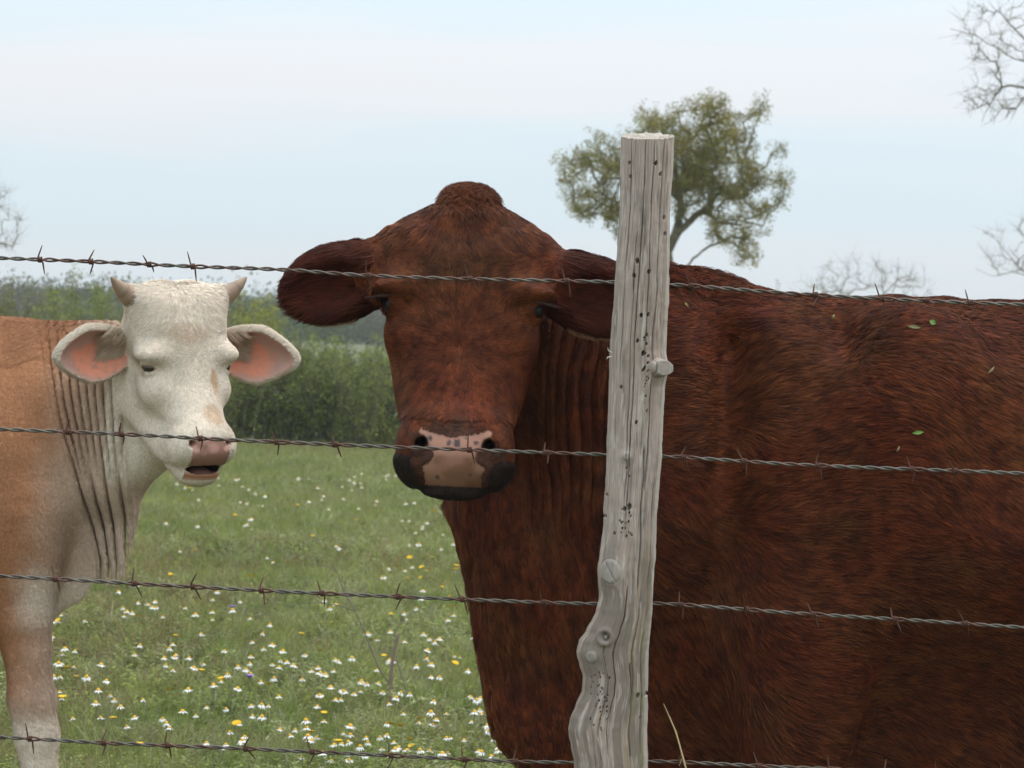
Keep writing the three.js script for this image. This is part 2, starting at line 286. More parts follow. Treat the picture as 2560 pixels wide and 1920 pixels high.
  spots.forEach((p, i) => {
    p.y = groundY(p.x, p.z) - 0.02; const s = 0.75 + 0.4 * R(), m = placed(p, s, R() * 6.28, 0.35 * R(), s * (0.75 + 0.35 * R()), R() * 6.28);
    if (i < 300) { const o = mesh('daisy', dT[i % 3], flowerMat, scene); m.decompose(o.position, o.quaternion, o.scale); tag(o, 'small white daisy with a yellow centre in the grass', 'daisy', 'daisies in the pasture'); } else far.push({ m, c: [1, 1, 1] });
  });
  for (let k = 0; k < 260; k++) { const d = lerp(9, 27, R()), x = (0.02 + R() * 0.18) * d, p = new THREE.Vector3(x, 0, -d); p.y = groundY(x, -d) - 0.02; far.push({ m: placed(p, 0.75 + 0.4 * R(), R() * 6.28, 0.3 * R()), c: [1, 1, 1] }); }
  tag(instanced('far_daisies', dT[0], flowerMat, far, scene), 'white flecks of the farthest daisies towards the brush', 'daisies');
  // yellow flowers
  const yel = (() => { const T = new Tris(), Y = [0.78, 0.50, 0.02]; T.tube([new THREE.Vector3(0, -0.02, 0), new THREE.Vector3(0.004, 0.06, 0), new THREE.Vector3(0, 0.115, 0)], [0.0013, 0.0011, 0.0009], 4, [0.14, 0.19, 0.06]); for (let k = 0; k < 9; k++) { const a = k / 9 * 6.28, ca = Math.cos(a), sa = Math.sin(a), r = 0.0125; const a0 = T.v(0, 0.115, 0, Y), b = T.v(ca * r * 0.7 - sa * r * 0.34, 0.122, sa * r * 0.7 + ca * r * 0.34, Y), c = T.v(ca * r, 0.121, sa * r, Y), d = T.v(ca * r * 0.7 + sa * r * 0.34, 0.122, sa * r * 0.7 - ca * r * 0.34, Y); T.f(a0, c, b); T.f(a0, d, c); } return T.geo(); })();
  for (let k = 0; k < 74; k++) {
    const near = R() < 0.4, px = near ? 1030 + R() * 180 : 130 + R() * 1080, py = near ? 1370 + R() * 140 : 1180 + R() * 730, p = onGround(px, py + 60); p.y -= 0.02;
    const o = mesh('yellow_flower', yel, flowerMat, scene); placed(p, 0.75 + 0.5 * R(), R() * 6.28, 0.5 * R(), undefined, R() * 6).decompose(o.position, o.quaternion, o.scale); tag(o, 'small plain yellow wildflower in the grass', 'wildflower', 'yellow wildflowers in the pasture');
  }
  // violet flowers
  const vio = (() => { const T = new Tris(), V = [0.28, 0.17, 0.55]; T.tube([new THREE.Vector3(0, -0.02, 0), new THREE.Vector3(0.004, 0.06, 0), new THREE.Vector3(0, 0.12, 0)], [0.0013, 0.0011, 0.0009], 4, [0.14, 0.19, 0.06]); for (let k = 0; k < 6; k++) { const a = k / 6 * 6.28, ca = Math.cos(a), sa = Math.sin(a), r = 0.014; const a0 = T.v(0, 0.115, 0, V), b = T.v(ca * r * 0.7 - sa * r * 0.5, 0.126, sa * r * 0.7 + ca * r * 0.5, V), c = T.v(ca * r, 0.128, sa * r, V), d = T.v(ca * r * 0.7 + sa * r * 0.5, 0.126, sa * r * 0.7 - ca * r * 0.5, V); T.f(a0, c, b); T.f(a0, d, c); } return T.geo(); })();
  for (const [px, py, label] of [[578, 1520, 'pale violet flower in the grass just below the third wire'], [620, 1708, 'tiny violet flower in the lower left of the meadow, left of the dead weed']]) { const p = onGround(px, py + 72); const o = mesh('violet_flower', vio, flowerMat, scene); o.position.copy(p); tag(o, label, 'wildflower'); }
}
{ // dead weed in the meadow
  const d = 9.35, p = (px, py) => at(px, py, d), base = p(974, 1790); base.y = groundY(base.x, base.z);
  const g = group('dead_weed', base); tag(g, 'leafless dead weed with a broken stalk standing in the meadow', 'weed');
  const c1 = [0.20, 0.15, 0.11], c2 = [0.17, 0.145, 0.11]; const tube = (name, pts, r0, r1, c) => { const T = new Tris(), cv = new THREE.CatmullRomCurve3(pts.map((q) => q.sub(base))), P = cv.getPoints(pts.length * 5); T.tube(P, P.map((_, i) => lerp(r0, r1, i / (P.length - 1)) * (1.25 + 0.3 * noise3(i, 1, 2))), 6, c); mesh(name, T.geo(), std({ vertexColors: true }), g); };
  tube('stalk', [base.clone(), p(977, 1730), p(978, 1680), p(983, 1640), p(996, 1584)], 0.006, 0.0042, c1);
  tube('twig', [p(976, 1712), p(948, 1670), p(924, 1612), p(905, 1565), p(886, 1525), p(857, 1472), p(843, 1430), p(828, 1408)], 0.0026, 0.0009, c2);
  tube('twig', [p(886, 1526), p(840, 1512), p(790, 1506), p(735, 1511), p(680, 1530)], 0.0012, 0.0005, c2);
  tube('twig', [p(843, 1432), p(815, 1415), p(770, 1412), p(730, 1425), p(690, 1455)], 0.001, 0.0005, c2);
  tube('twig', [p(990, 1640), p(1003, 1690), p(1016, 1730), p(1027, 1790)], 0.0014, 0.0009, c2);
  tube('twig', [p(987, 1580), p(1005, 1555), p(1030, 1532), p(1052, 1524)], 0.001, 0.0005, c2);
  tube('twig', [p(924, 1612), p(915, 1590), p(912, 1560)], 0.001, 0.0004, c2);
  tube('twig', [p(857, 1472), p(880, 1478), p(930, 1525)], 0.0008, 0.0004, c2);
  tube('twig', [p(1027, 1780), p(1060, 1735), p(1090, 1690), p(1105, 1672)], 0.001, 0.0004, c2);
}
// ---------- the dark red animal behind the post ----------
let bullHit;
{
  const D = 5.6, { g, off, X, Y } = beast('red_cow', D, 2250);
  tag(g, 'large dark red-brown cow facing the camera behind the wooden post', 'cow');
  const sec = (px, top, bot, hz, n = 2.2, thin = 1, zc = 0) => [X(px), Y(bot), Y(top), zc - hz, zc + hz, n, thin];
  const torso = loft([
    sec(1112, 1255, 1262, 0.01), sec(1150, 1180, 1375, 0.05, 2, 0.6, 0.06), sec(1190, 1050, 1600, 0.075, 2, 0.5, 0.05), sec(1225, 960, 1790, 0.10, 2, 0.5, 0.04), sec(1300, 830, 1900, 0.14, 2, 0.55, 0.02), sec(1400, 720, 1965, 0.175, 2.1, 0.65),
    sec(1500, 676, 1995, 0.205, 2.1, 0.6), sec(1640, 672, 2000, 0.235, 2.0, 0.42), sec(1750, 690, 2000, 0.26, 2.0, 0.38), sec(1870, 716, 1995, 0.29, 2.0, 0.34), sec(2000, 738, 1985, 0.32, 2.0, 0.32), sec(2300, 756, 1990, 0.35, 2.0, 0.32),
    sec(2700, 775, 2000, 0.37, 2.0, 0.36), sec(3200, 790, 1960, 0.35, 2.2, 0.8), sec(3500, 850, 1800, 0.24, 2.2), sec(3620, 1150, 1450, 0.02, 2)]);
  const HZ = 0.36, HX = X(1158, HZ), HY = Y(768, HZ), ca = Math.cos(0.05), sa = Math.sin(0.05);
  const headLocal = (x, y, z, q) => { const dx = x - HX, dy = y - HY; q[0] = dx * ca - dy * sa; q[1] = dx * sa + dy * ca; q[2] = z - HZ; return q; };
  // [height, -halfwidth, halfwidth, back, front, exponent, 1]
  const K = (y, w, zb, zf, n) => [y, -w, w, zb, zf, n, 1];
  const skull = loft([
    K(-0.340, 0.012, -0.03, 0.030, 2), K(-0.332, 0.055, -0.07, 0.085, 2.2), K(-0.318, 0.080, -0.09, 0.118, 2.5), K(-0.288, 0.094, -0.10, 0.138, 2.7), K(-0.250, 0.097, -0.11, 0.142, 2.6), K(-0.215, 0.102, -0.12, 0.128, 2.4), K(-0.172, 0.114, -0.15, 0.098, 2.2),
    K(-0.098, 0.130, -0.22, 0.072, 2.15), K(-0.05, 0.137, -0.25, 0.062, 2.2), K(0.0, 0.143, -0.26, 0.050, 2.5), K(0.05, 0.150, -0.26, 0.040, 2.8), K(0.10, 0.148, -0.25, 0.026, 2.7), K(0.14, 0.126, -0.22, 0.006, 2.4), K(0.175, 0.080, -0.18, -0.02, 2.2), K(0.192, 0.030, -0.13, -0.05, 2)]);
  const ear = (ex, ey, ez, side) => {                               // ear axis: outwards, a little down
    const c = Math.cos(0.30), s = Math.sin(0.30); let x = ex - 0.227, y = ey - 0.038, z = ez + 0.07; const u = x * c - y * s, v = x * s + y * c;
    const taper = lerp(0.062, 0.069, clamp((u + 0.11) / 0.2));
    const outer = ell(u, v, z, 0.106, taper, 0.046), inner = ell(u - 0.012, v + 0.008, z - 0.045, 0.088, taper * 0.76, 0.050);
    return smax(outer, -inner, 0.012);
  };
  const q = [0, 0, 0];
  const X1 = X(1815), X2 = X(1560), X3 = X(1375), yTop = Y(740), yMid = Y(1330);
  const headField = (hx, hy, hz) => {
    const ax = Math.abs(hx);
    let d = skull(hy, hx, hz);
    d = smin(d, cap(ax, hy, hz, 0.095, 0.095, -0.10, 0.170, 0.070, -0.085, 0.055, 0.040), 0.06);               // flare of the temples to the ears
    d = smin(d, ell(hx, hy - 0.182, hz + 0.070, 0.046, 0.038, 0.05), 0.06);                           // poll
    d = smin(d, ell(ax - 0.118, hy - 0.027, hz - 0.004, 0.045, 0.017, 0.040), 0.035);                 // brow
    d = smin(d, ell(ax - 0.104, hy + 0.055, hz + 0.008, 0.026, 0.03, 0.030), 0.05);                   // cheek bone
    d = smin(d, ell(ax - 0.124, hy + 0.001, hz - 0.006, 0.0245, 0.0245, 0.0245), 0.012);              // lids
    d = smax(d, -ell(ax - 0.145, hy + 0.006, hz - 0.027, 0.022, 0.0175, 0.026), 0.006);               // between the lids
    d = smax(d, -cap(ax, hy, hz, 0.128, -0.022, 0.04, 0.092, -0.046, 0.066, 0.007, 0.010), 0.014);    // tear groove
    d = smin(d, ell(hx, hy + 0.215, hz - 0.085, 0.085, 0.022, 0.048), 0.03);                          // ridge over the nose
    d = smin(d, ell(ax - 0.070, hy + 0.258, hz - 0.085, 0.034, 0.045, 0.052), 0.024);                 // nostril wings
    d = smin(d, ell(ax - 0.058, hy + 0.288, hz - 0.066, 0.037, 0.040, 0.052), 0.03);                 // lips
    d = smin(d, ell(hx, hy + 0.272, hz - 0.105, 0.056, 0.052, 0.044), 0.018);                         // nose pad
    d = smax(d, -cap(ax, hy, hz, 0.072, -0.233, 0.146, 0.050, -0.264, 0.152, 0.010, 0.013), 0.005);
    d = smax(d, -cap(ax, hy, hz, 0.050, -0.264, 0.150, 0.072, -0.280, 0.142, 0.010, 0.006), 0.006);
    d = smax(d, -cap(ax, hy, hz, 0.062, -0.250, 0.148, 0.064, -0.246, 0.085, 0.013, 0.009), 0.005);
    d = smax(d, -cap(ax, hy, hz, 0.0, -0.3255, 0.15, 0.06, -0.329, 0.13, 0.0035, 0.003), 0.006);      // mouth
    d = smin(d, ell(hx, hy + 0.331, hz - 0.070, 0.058, 0.0175, 0.045), 0.010);                         // lower lip
    return smin(d, ear(ax, hy, hz), 0.03);
  };
  const folds = (x, y) => { // loose skin of the neck, hanging in upright folds
    const u = (x - X3) / (X2 - X3), m = sst(-0.6, 0.1, u) * sst(1.35, 0.9, u) * sst(Y(640), Y(800), y) * sst(Y(1750), Y(1350), y);
    if (m <= 0) return 0;
    const ph = (x - (0.05 + 0.16 * u) * (y - yTop) + 0.045 * (noise3(x * 9, y * 3.5, 1) - 0.5) + 0.012 * (noise3(x * 22, y * 9, 6) - 0.5)) / 0.029;
    const w = Math.abs(Math.sin(ph * Math.PI));
    return m * (0.015 * Math.exp(-((w / 0.5) ** 2)) - 0.006) * (0.25 + 1.15 * noise3(Math.floor(ph) * 3.7, y * 3.5, 5));
  };
  const field = (x, y, z) => {
    let d = torso(x, y, z);
    if (d < 0.3) {
      d = smin(d, ell(x - X(2290, 0.25), y - Y(1060, 0.25), z - 0.225, 0.15, 0.20, 0.14), 0.10);       // shoulder
      d = smin(d, ell(x - X(1660, 0.2), y - Y(1060, 0.2), z - 0.14, 0.075, 0.26, 0.11), 0.08);          // neck muscle
      d += 0.045 * Math.exp(-(((x - X1 - 0.06 * (y - yTop)) / 0.05) ** 2)) * sst(Y(760), Y(900), y) * sst(Y(1650), Y(1400), y) * sst(0.02, 0.12, z);
      d += 0.020 * Math.exp(-(((x - X(2080)) / 0.045) ** 2) - (((y - Y(870)) / 0.06) ** 2)) * sst(0.02, 0.12, z);
      d += 0.010 * (noise3(x * 7, y * 7, z * 7) - 0.5) + 0.006 * (noise3(x * 19, y * 16, z * 19 + 4) - 0.5);
    }
    for (const [lx, lz, fr] of LEGS) {
      if (Math.abs(x - lx) > 0.4 || y > -0.3) continue;
      let l = cap(x, y, z, lx + 0.02, -0.45, lz, lx, -0.80, lz, 0.15, 0.075); l = smin(l, cap(x, y, z, lx, -0.80, lz, lx + fr * 0.02, -1.06, lz, 0.072, 0.052), 0.04);
      l = smin(l, cap(x, y, z, lx + fr * 0.02, -1.06, lz, lx - 0.015, off.y + 0.055, lz, 0.058, 0.062), 0.02); l = smax(l, off.y + 0.0 - y, 0.005);
      d = smin(d, l, 0.09);
    }
    d = smin(d, cap(x, y, z, HX + 0.01, HY - 0.02, HZ - 0.22, X(1540), Y(1010), -0.01, 0.125, 0.21), 0.07);
    if (z > 0 && Math.abs(d) < 0.1) d += folds(x, y);
    headLocal(x, y, z, q);
    if (Math.abs(q[0]) < 0.5 && q[1] > -0.6 && q[1] < 0.5 && q[2] > -0.6) d = smin(d, headField(q[0], q[1], q[2]), 0.035);
    return d;
  };
  const LEGS = [[X(1960), 0.16, -1], [X(1900), -0.17, -1], [X(3330), 0.2, 1], [X(3380), -0.2, 1]];
  const T = new Tris(), flo = [X(690, 0.4), Y(1290), -0.1], fhi = [X(1545), Y(455), 0.58];
  const inFine = (x, y, z) => x > flo[0] && x < fhi[0] && y > flo[1] && y < fhi[1] && z > flo[2] && z < fhi[2];
  surfaceNets(field, flo, fhi, 0.0034, T);
  surfaceNets(field, [X(1040), off.y - 0.03, -0.45], [X(3680), Y(600), 0.52], 0.0105, T, (x, y, z) => x > flo[0] + 0.012 && x < fhi[0] - 0.012 && y > flo[1] + 0.012 && y < fhi[1] - 0.012 && z > flo[2] + 0.012 && z < fhi[2] - 0.012);
  // markings: pink nose, dark lips and hooves
  const RED = [0.116, 0.0292, 0.0093], NOSE = [0.40, 0.205, 0.145], LIP = [0.020, 0.013, 0.012];
  const noseMask = (h) => { // the bare pad: broad above, waisted between the nostrils, broad again over the lip
    const ax = Math.abs(h[0]), y = h[1], w = y > -0.268 ? lerp(0.038, 0.0645, sst(-0.270, -0.236, y)) : lerp(0.052, 0.038, sst(-0.300, -0.268, y)) + 0.010 * Math.exp(-(((y + 0.287) / 0.008) ** 2)), j = 0.004 * (noise3(h[0] * 130, y * 130, 9) - 0.5);
    return sst(-0.0025, 0.0025, w - ax + j) * sst(-0.003, 0.002, -0.226 - 0.006 * Math.cos(ax * 50) - y + j) * sst(-0.003, 0.002, y + 0.3245) * sst(0.07, 0.08, h[2]);
  };
  const noseAt = (h) => noseMask(h) > 0.3;
  const lipMask = (h) => { const j = 0.5 * (noise3(h[0] * 70, h[1] * 70, 2) - 0.5); return Math.max(sst(-0.321, -0.326, h[1]) * sst(-0.05, -0.02, h[2]), sst(1.5, 0.6, ((Math.abs(h[0]) - 0.098) / 0.034) ** 2 + ((h[1] + 0.312) / 0.038) ** 2 + j) * sst(-0.04, -0.01, h[2])); };
  const lipAt = (h) => lipMask(h) > 0.5;
  const archMask = (h) => sst(1.12, 0.82, Math.hypot(h[0] / 0.088, (h[1] + 0.272) / 0.072) + 0.25 * (noise3(h[0] * 60, h[1] * 60, 4) - 0.5)) * sst(0.05, 0.07, h[2]);   // darker hair round the pad
  const skin = (x, y, z) => {
    headLocal(x, y, z, q);
    if (q[1] < 0.3 && q[1] > -0.4 && q[2] > -0.05 && Math.abs(q[0]) < 0.2) {
      const c = [0.060, 0.016, 0.009], mixIn = (m, r, gg, b) => { c[0] = lerp(c[0], r, m); c[1] = lerp(c[1], gg, m); c[2] = lerp(c[2], b, m); };
      mixIn(archMask(q), 0.085, 0.036, 0.021); mixIn(lipMask(q), ...LIP); mixIn(sst(0.034, 0.024, Math.hypot(Math.abs(q[0]) - 0.135, q[1] + 0.003, q[2] - 0.018)), 0.022, 0.012, 0.010);
      const m = noseMask(q);
      if (m > 0) {
        const b = (0.45 + 0.55 * sst(0.35, 0.65, fbm(q[0] * 28, q[1] * 40, 3))) * sst(-0.262, -0.275, q[1]) * (1 - 0.75 * sst(0.030, 0.045, Math.abs(q[0])) * sst(-0.305, -0.29, q[1]));
        mixIn(m, lerp(NOSE[0], 0.21, b), lerp(NOSE[1], 0.10, b), lerp(NOSE[2], 0.058, b));
        for (const [sx, sy, r] of [[-0.044, -0.240, 0.0042], [-0.010, -0.246, 0.005], [0.004, -0.2455, 0.0068], [0.039, -0.2445, 0.0042], [-0.028, -0.309, 0.0036], [0.031, -0.302, 0.003], [0.02, -0.237, 0.003], [-0.008, -0.234, 0.003]]) mixIn(m * sst(1.15, 0.75, Math.hypot(q[0] - sx, q[1] - sy) / r + 0.7 * (noise3(q[0] * 260, q[1] * 260, 1) - 0.5)), 0.075, 0.06, 0.06);
      }
      const a2 = Math.abs(q[0]); mixIn(sst(0.005, 0.001, Math.min(cap(a2, q[1], q[2], 0.072, -0.233, 0.146, 0.050, -0.264, 0.152, 0.009, 0.012), cap(a2, q[1], q[2], 0.062, -0.250, 0.148, 0.064, -0.246, 0.085, 0.013, 0.010))), 0.03, 0.014, 0.011);   // dark lining of the nostrils
      return c;
    }
    if (y < off.y + 0.07) return [0.03, 0.025, 0.02];
    return [0.060, 0.016, 0.009];
  };
  const P = T.p; for (let i = 0; i < T.n; i++) T.c.push(...skin(P[i * 3], P[i * 3 + 1], P[i * 3 + 2]));
  const geo = T.geo();
  const hide = new THREE.MeshPhysicalMaterial({ vertexColors: true, roughness: 0.6, specularIntensity: 0.4 });
  const bodyMesh = mesh('body', geo.clone().translate(-off.x, -off.y, -off.z), hide, g);
  // eyes
  const eyeMat = new THREE.MeshPhysicalMaterial({ color: new THREE.Color().setRGB(0.006, 0.004, 0.004), roughness: 0.3, specularIntensity: 0.5 });
  for (const s of [-1, 1]) {
    const e = mesh('eye', new THREE.SphereGeometry(0.0222, 32, 20), eyeMat, g), lx = s * 0.124, ly = -0.001, lz = 0.006;
    e.position.set(HX + lx * ca + ly * sa - off.x, HY - lx * sa + ly * ca - off.y, HZ + lz - off.z);
  }
  // small plant debris caught in the coat: where a line of sight meets the flank
  bullHit = (px, py) => {
    let z = 0.6; for (let k = 0; k < 400; k++) { const d = field(X(px, z), Y(py, z), z); if (d < 0.012) break; z -= Math.max(0.0015, d * 0.5); }
    return at(px, py, D - z);
  };
  // hair
  const eDir = (s, d) => d.set(s * 0.97, -0.24, 0.05);
  const hair = (x, y, z, n, d, h, R) => {
    headLocal(x, y, z, q); const hx = q[0], hy = q[1], hz = q[2], ax = Math.abs(hx);
    const n1 = noise3(x * 60, y * 60, z * 60), n2 = noise3(x * 15, y * 15, z * 15), v = 0.60 + 0.55 * n1 + 0.7 * (R() - 0.5), warm = 0.8 + 0.5 * n2;
    h.c[0] = RED[0] * v * 1.08; h.c[1] = RED[1] * v * warm; h.c[2] = RED[2] * v * warm; h.len = 0.022; h.lift = 0.9;
    const onHead = hz > -0.3 && hy > -0.38 && hy < 0.26 && ax < 0.16 && hz > -0.12;
    if (ax > 0.145 && ax < 0.37 && ear(ax, hy, hz) < 0.008) {          // ears
      eDir(Math.sign(hx), d); const dr = sst(0.02, -0.08, hy - 0.0);
      d.y -= 0.9 * dr; d.x += 0.3 * (R() - 0.5); d.y += 0.3 * (R() - 0.5);
      const inside = n.z > 0.25 && ax > 0.17;
      h.len = inside ? 0.034 : 0.024; h.lift = inside ? 0.7 : 1.25;
      if (!inside && n.y < -0.3 && ax > 0.19 && R() < 0.7) { h.c[0] = 0.36; h.c[1] = 0.19; h.c[2] = 0.11; h.len = 0.026; h.lift = 1.5; } else { h.c[0] *= 0.62; h.c[1] *= 0.52; h.c[2] *= 0.62; }
      return;
    }
    if (onHead) {
      if (noseAt(q)) { h.len = 0; return; }
      if (Math.hypot(ax - 0.14, (hy + 0.001) * 1.6, (hz - 0.018) * 0.7) < 0.022) { h.len = 0; return; }
      d.set(hx * 1.6, hy + 0.075, 0.0); if (d.lengthSq() < 1e-6) d.set(0, -1, 0); d.normalize();
      const top = sst(0.03, 0.16, hy + 0.05 * (n2 - 0.5) - 0.25 * Math.max(0, ax - 0.05));
      d.lerp(new THREE.Vector3(hx * 6, lerp(-0.6, 0.2, sst(0.17, 0.215, hy)), 0.2), top);
      { const l = Math.hypot(d.x, d.y) || 1, fx = d.x / l, fy = d.y / l, an = Math.atan2(hy + 0.075, hx * 1.6), rr = Math.hypot(hx * 1.6, hy + 0.075), st = sst(0.2, 0.8, 0.6 * noise3(Math.cos(an) * 10, Math.sin(an) * 10, rr * 26) + 0.4 * noise3(hx * 130, hy * 95, 4)); h.c[0] *= 0.72 + 0.6 * st; h.c[1] *= 0.66 + 0.72 * st; h.c[2] *= 0.68 + 0.62 * st; }
      d.x += 0.5 * (n2 - 0.5) + 0.25 * (R() - 0.5); d.y += 0.25 * (R() - 0.5) + 0.4 * (noise3(x * 22, y * 22, 8) - 0.5) * top;
      h.wid = 1.25; h.len = lerp(0.0165, 0.026, top) * (ax > 0.05 && hy > 0.15 ? 0.55 : 1); h.lift = lerp(0.6, 0.9, top);
      if (hy > 0.03 && hy < 0.15 && ax < 0.1) { const k = sst(0.1, 0.03, ax); h.c[0] *= 1 - 0.22 * k; h.c[1] *= 1 - 0.1 * k; }
      if (hy < -0.2) h.len = 0.008;
      const kp = sst(0.165, 0.212, hy); h.len = lerp(h.len, 0.024, kp); h.lift = lerp(h.lift, 1.1, kp); d.x += 1.6 * kp * (R() - 0.5); d.y += 1.2 * kp * (R() - 0.4);
      if (lipAt(q)) { h.c[0] = 0.014; h.c[1] = 0.010; h.c[2] = 0.010; h.len = hy < -0.325 ? 0.010 : 0.016; d.set(Math.sign(hx) * 0.35 + 0.5 * (R() - 0.5), -1, -0.1); h.lift = 1.1; { const w = 0.6 + 1.1 * R(); h.c[0] *= w * 1.5; h.c[1] *= w * 1.25; h.c[2] *= w; } if (R() < 0.006) { h.c[0] = h.c[1] = h.c[2] = 0.045; h.len *= 1.3; } }
      else { const m = archMask(q); h.c[0] = lerp(h.c[0], 0.085 * v, m); h.c[1] = lerp(h.c[1], 0.036 * v, m); h.c[2] = lerp(h.c[2], 0.021 * v, m); }
      return;
    }
    // body: backwards along the trunk with whorls; down the neck
    const nk = sst(X(1700), X(1480), x), a = 1.6 * (noise3(x * 3.2 + 3, y * 3.2, 6) - 0.5) + 0.9 * (noise3(x * 9, y * 9, 2) - 0.5);
    const bx = Math.cos(a - 0.35), by = Math.sin(a - 0.35);
    d.set(lerp(bx, 0.12, nk), lerp(by, -1, nk), 0.05); d.x += 0.3 * (R() - 0.5); d.y += 0.3 * (R() - 0.5);
    h.len = lerp(0.030, lerp(0.011, 0.022, sst(Y(1250), Y(1420), y)), nk) * (0.8 + 0.5 * n2); h.lift = 0.8;
    const crest = sst(0.6, 0.95, n.y) * sst(X(1960), X(1700), x) * sst(X(1440), X(1540), x);
    if (crest > 0) { h.len = lerp(h.len, 0.045, crest); h.lift = lerp(h.lift, 1.3, crest); }
    if (nk > 0.5 && n.x < -0.4) h.len = 0.026;
    const dl = Math.hypot(d.x, d.y) || 1, gx = lerp(bx, 0.12, nk), gy = lerp(by, -0.99, nk), st = 0.6 * noise3((x * gx + y * gy) * 26, (y * gx - x * gy) * 100, z * 20) + 0.4 * noise3(x * 90, y * 120, z * 60), dark = sst(0.15, 0.85, st); h.c[0] *= 0.60 + 0.8 * dark; h.c[1] *= 0.54 + 0.92 * dark; h.c[2] *= 0.58 + 0.75 * dark;
  };
  const tufts = [1, 2, 3].map((s) => { const t = tuftGeometry(40 + s, 5, 0.42, 0.34, 0.075, 0.55); return t; });
  const hairMat = new THREE.MeshPhysicalMaterial({ vertexColors: true, roughness: 0.6, specularIntensity: 0.25 });
  const seen = (x, y, z, nx, ny, nz) => { if (y < Y(2060)) return 0; if (x > X(2640)) return nz > -0.2 ? 0.3 : ny > 0.3 ? 0.15 : 0; const f = sst(-0.35, 0.1, nz); if (f <= 0) return ny > 0.3 ? 0.3 : 0; headLocal(x, y, z, q); const hd = Math.abs(q[0]) < 0.4 && q[1] > -0.37 && q[1] < 0.27 && q[2] > -0.25; return f * (hd ? 2.6 : lerp(1, 0.45, sst(Y(1300), Y(1700), y))); };
  const shifted = bodyMesh.geometry;
  coat('coat', g, geo, tufts, hairMat, { seed: 11, count: 215000, density: seen, hair });
  for (const c of g.children) if (c.isInstancedMesh) c.position.set(-off.x, -off.y, -off.z);
  // lashes
  const L = new Tris(), RR = mulberry(5), v3 = (lx, ly, lz) => new THREE.Vector3(HX + lx * ca + ly * sa - off.x, HY - lx * sa + ly * ca - off.y, HZ + lz - off.z);
  for (const s of [-1, 1]) for (let k = 0; k < 46; k++) {
    const t = RR(), x0 = s * lerp(0.126, 0.156, t), y0 = 0.016 - 0.004 * t, z0 = lerp(0.034, 0.004, t) + 0.004;
    L.tube([v3(x0, y0, z0), v3(x0 + s * 0.010, y0 - 0.002, z0 + 0.008), v3(x0 + s * (0.020 + 0.008 * RR()), y0 - 0.007 + 0.006 * RR(), z0 + 0.010)], [0.0007, 0.0006, 0.0002], 3);
  }
  const lash = mesh('eyelashes', L.geo(), std({ color: new THREE.Color().setRGB(0.03, 0.012, 0.008) }), g); lash.userData.kind = 'stuff';
}
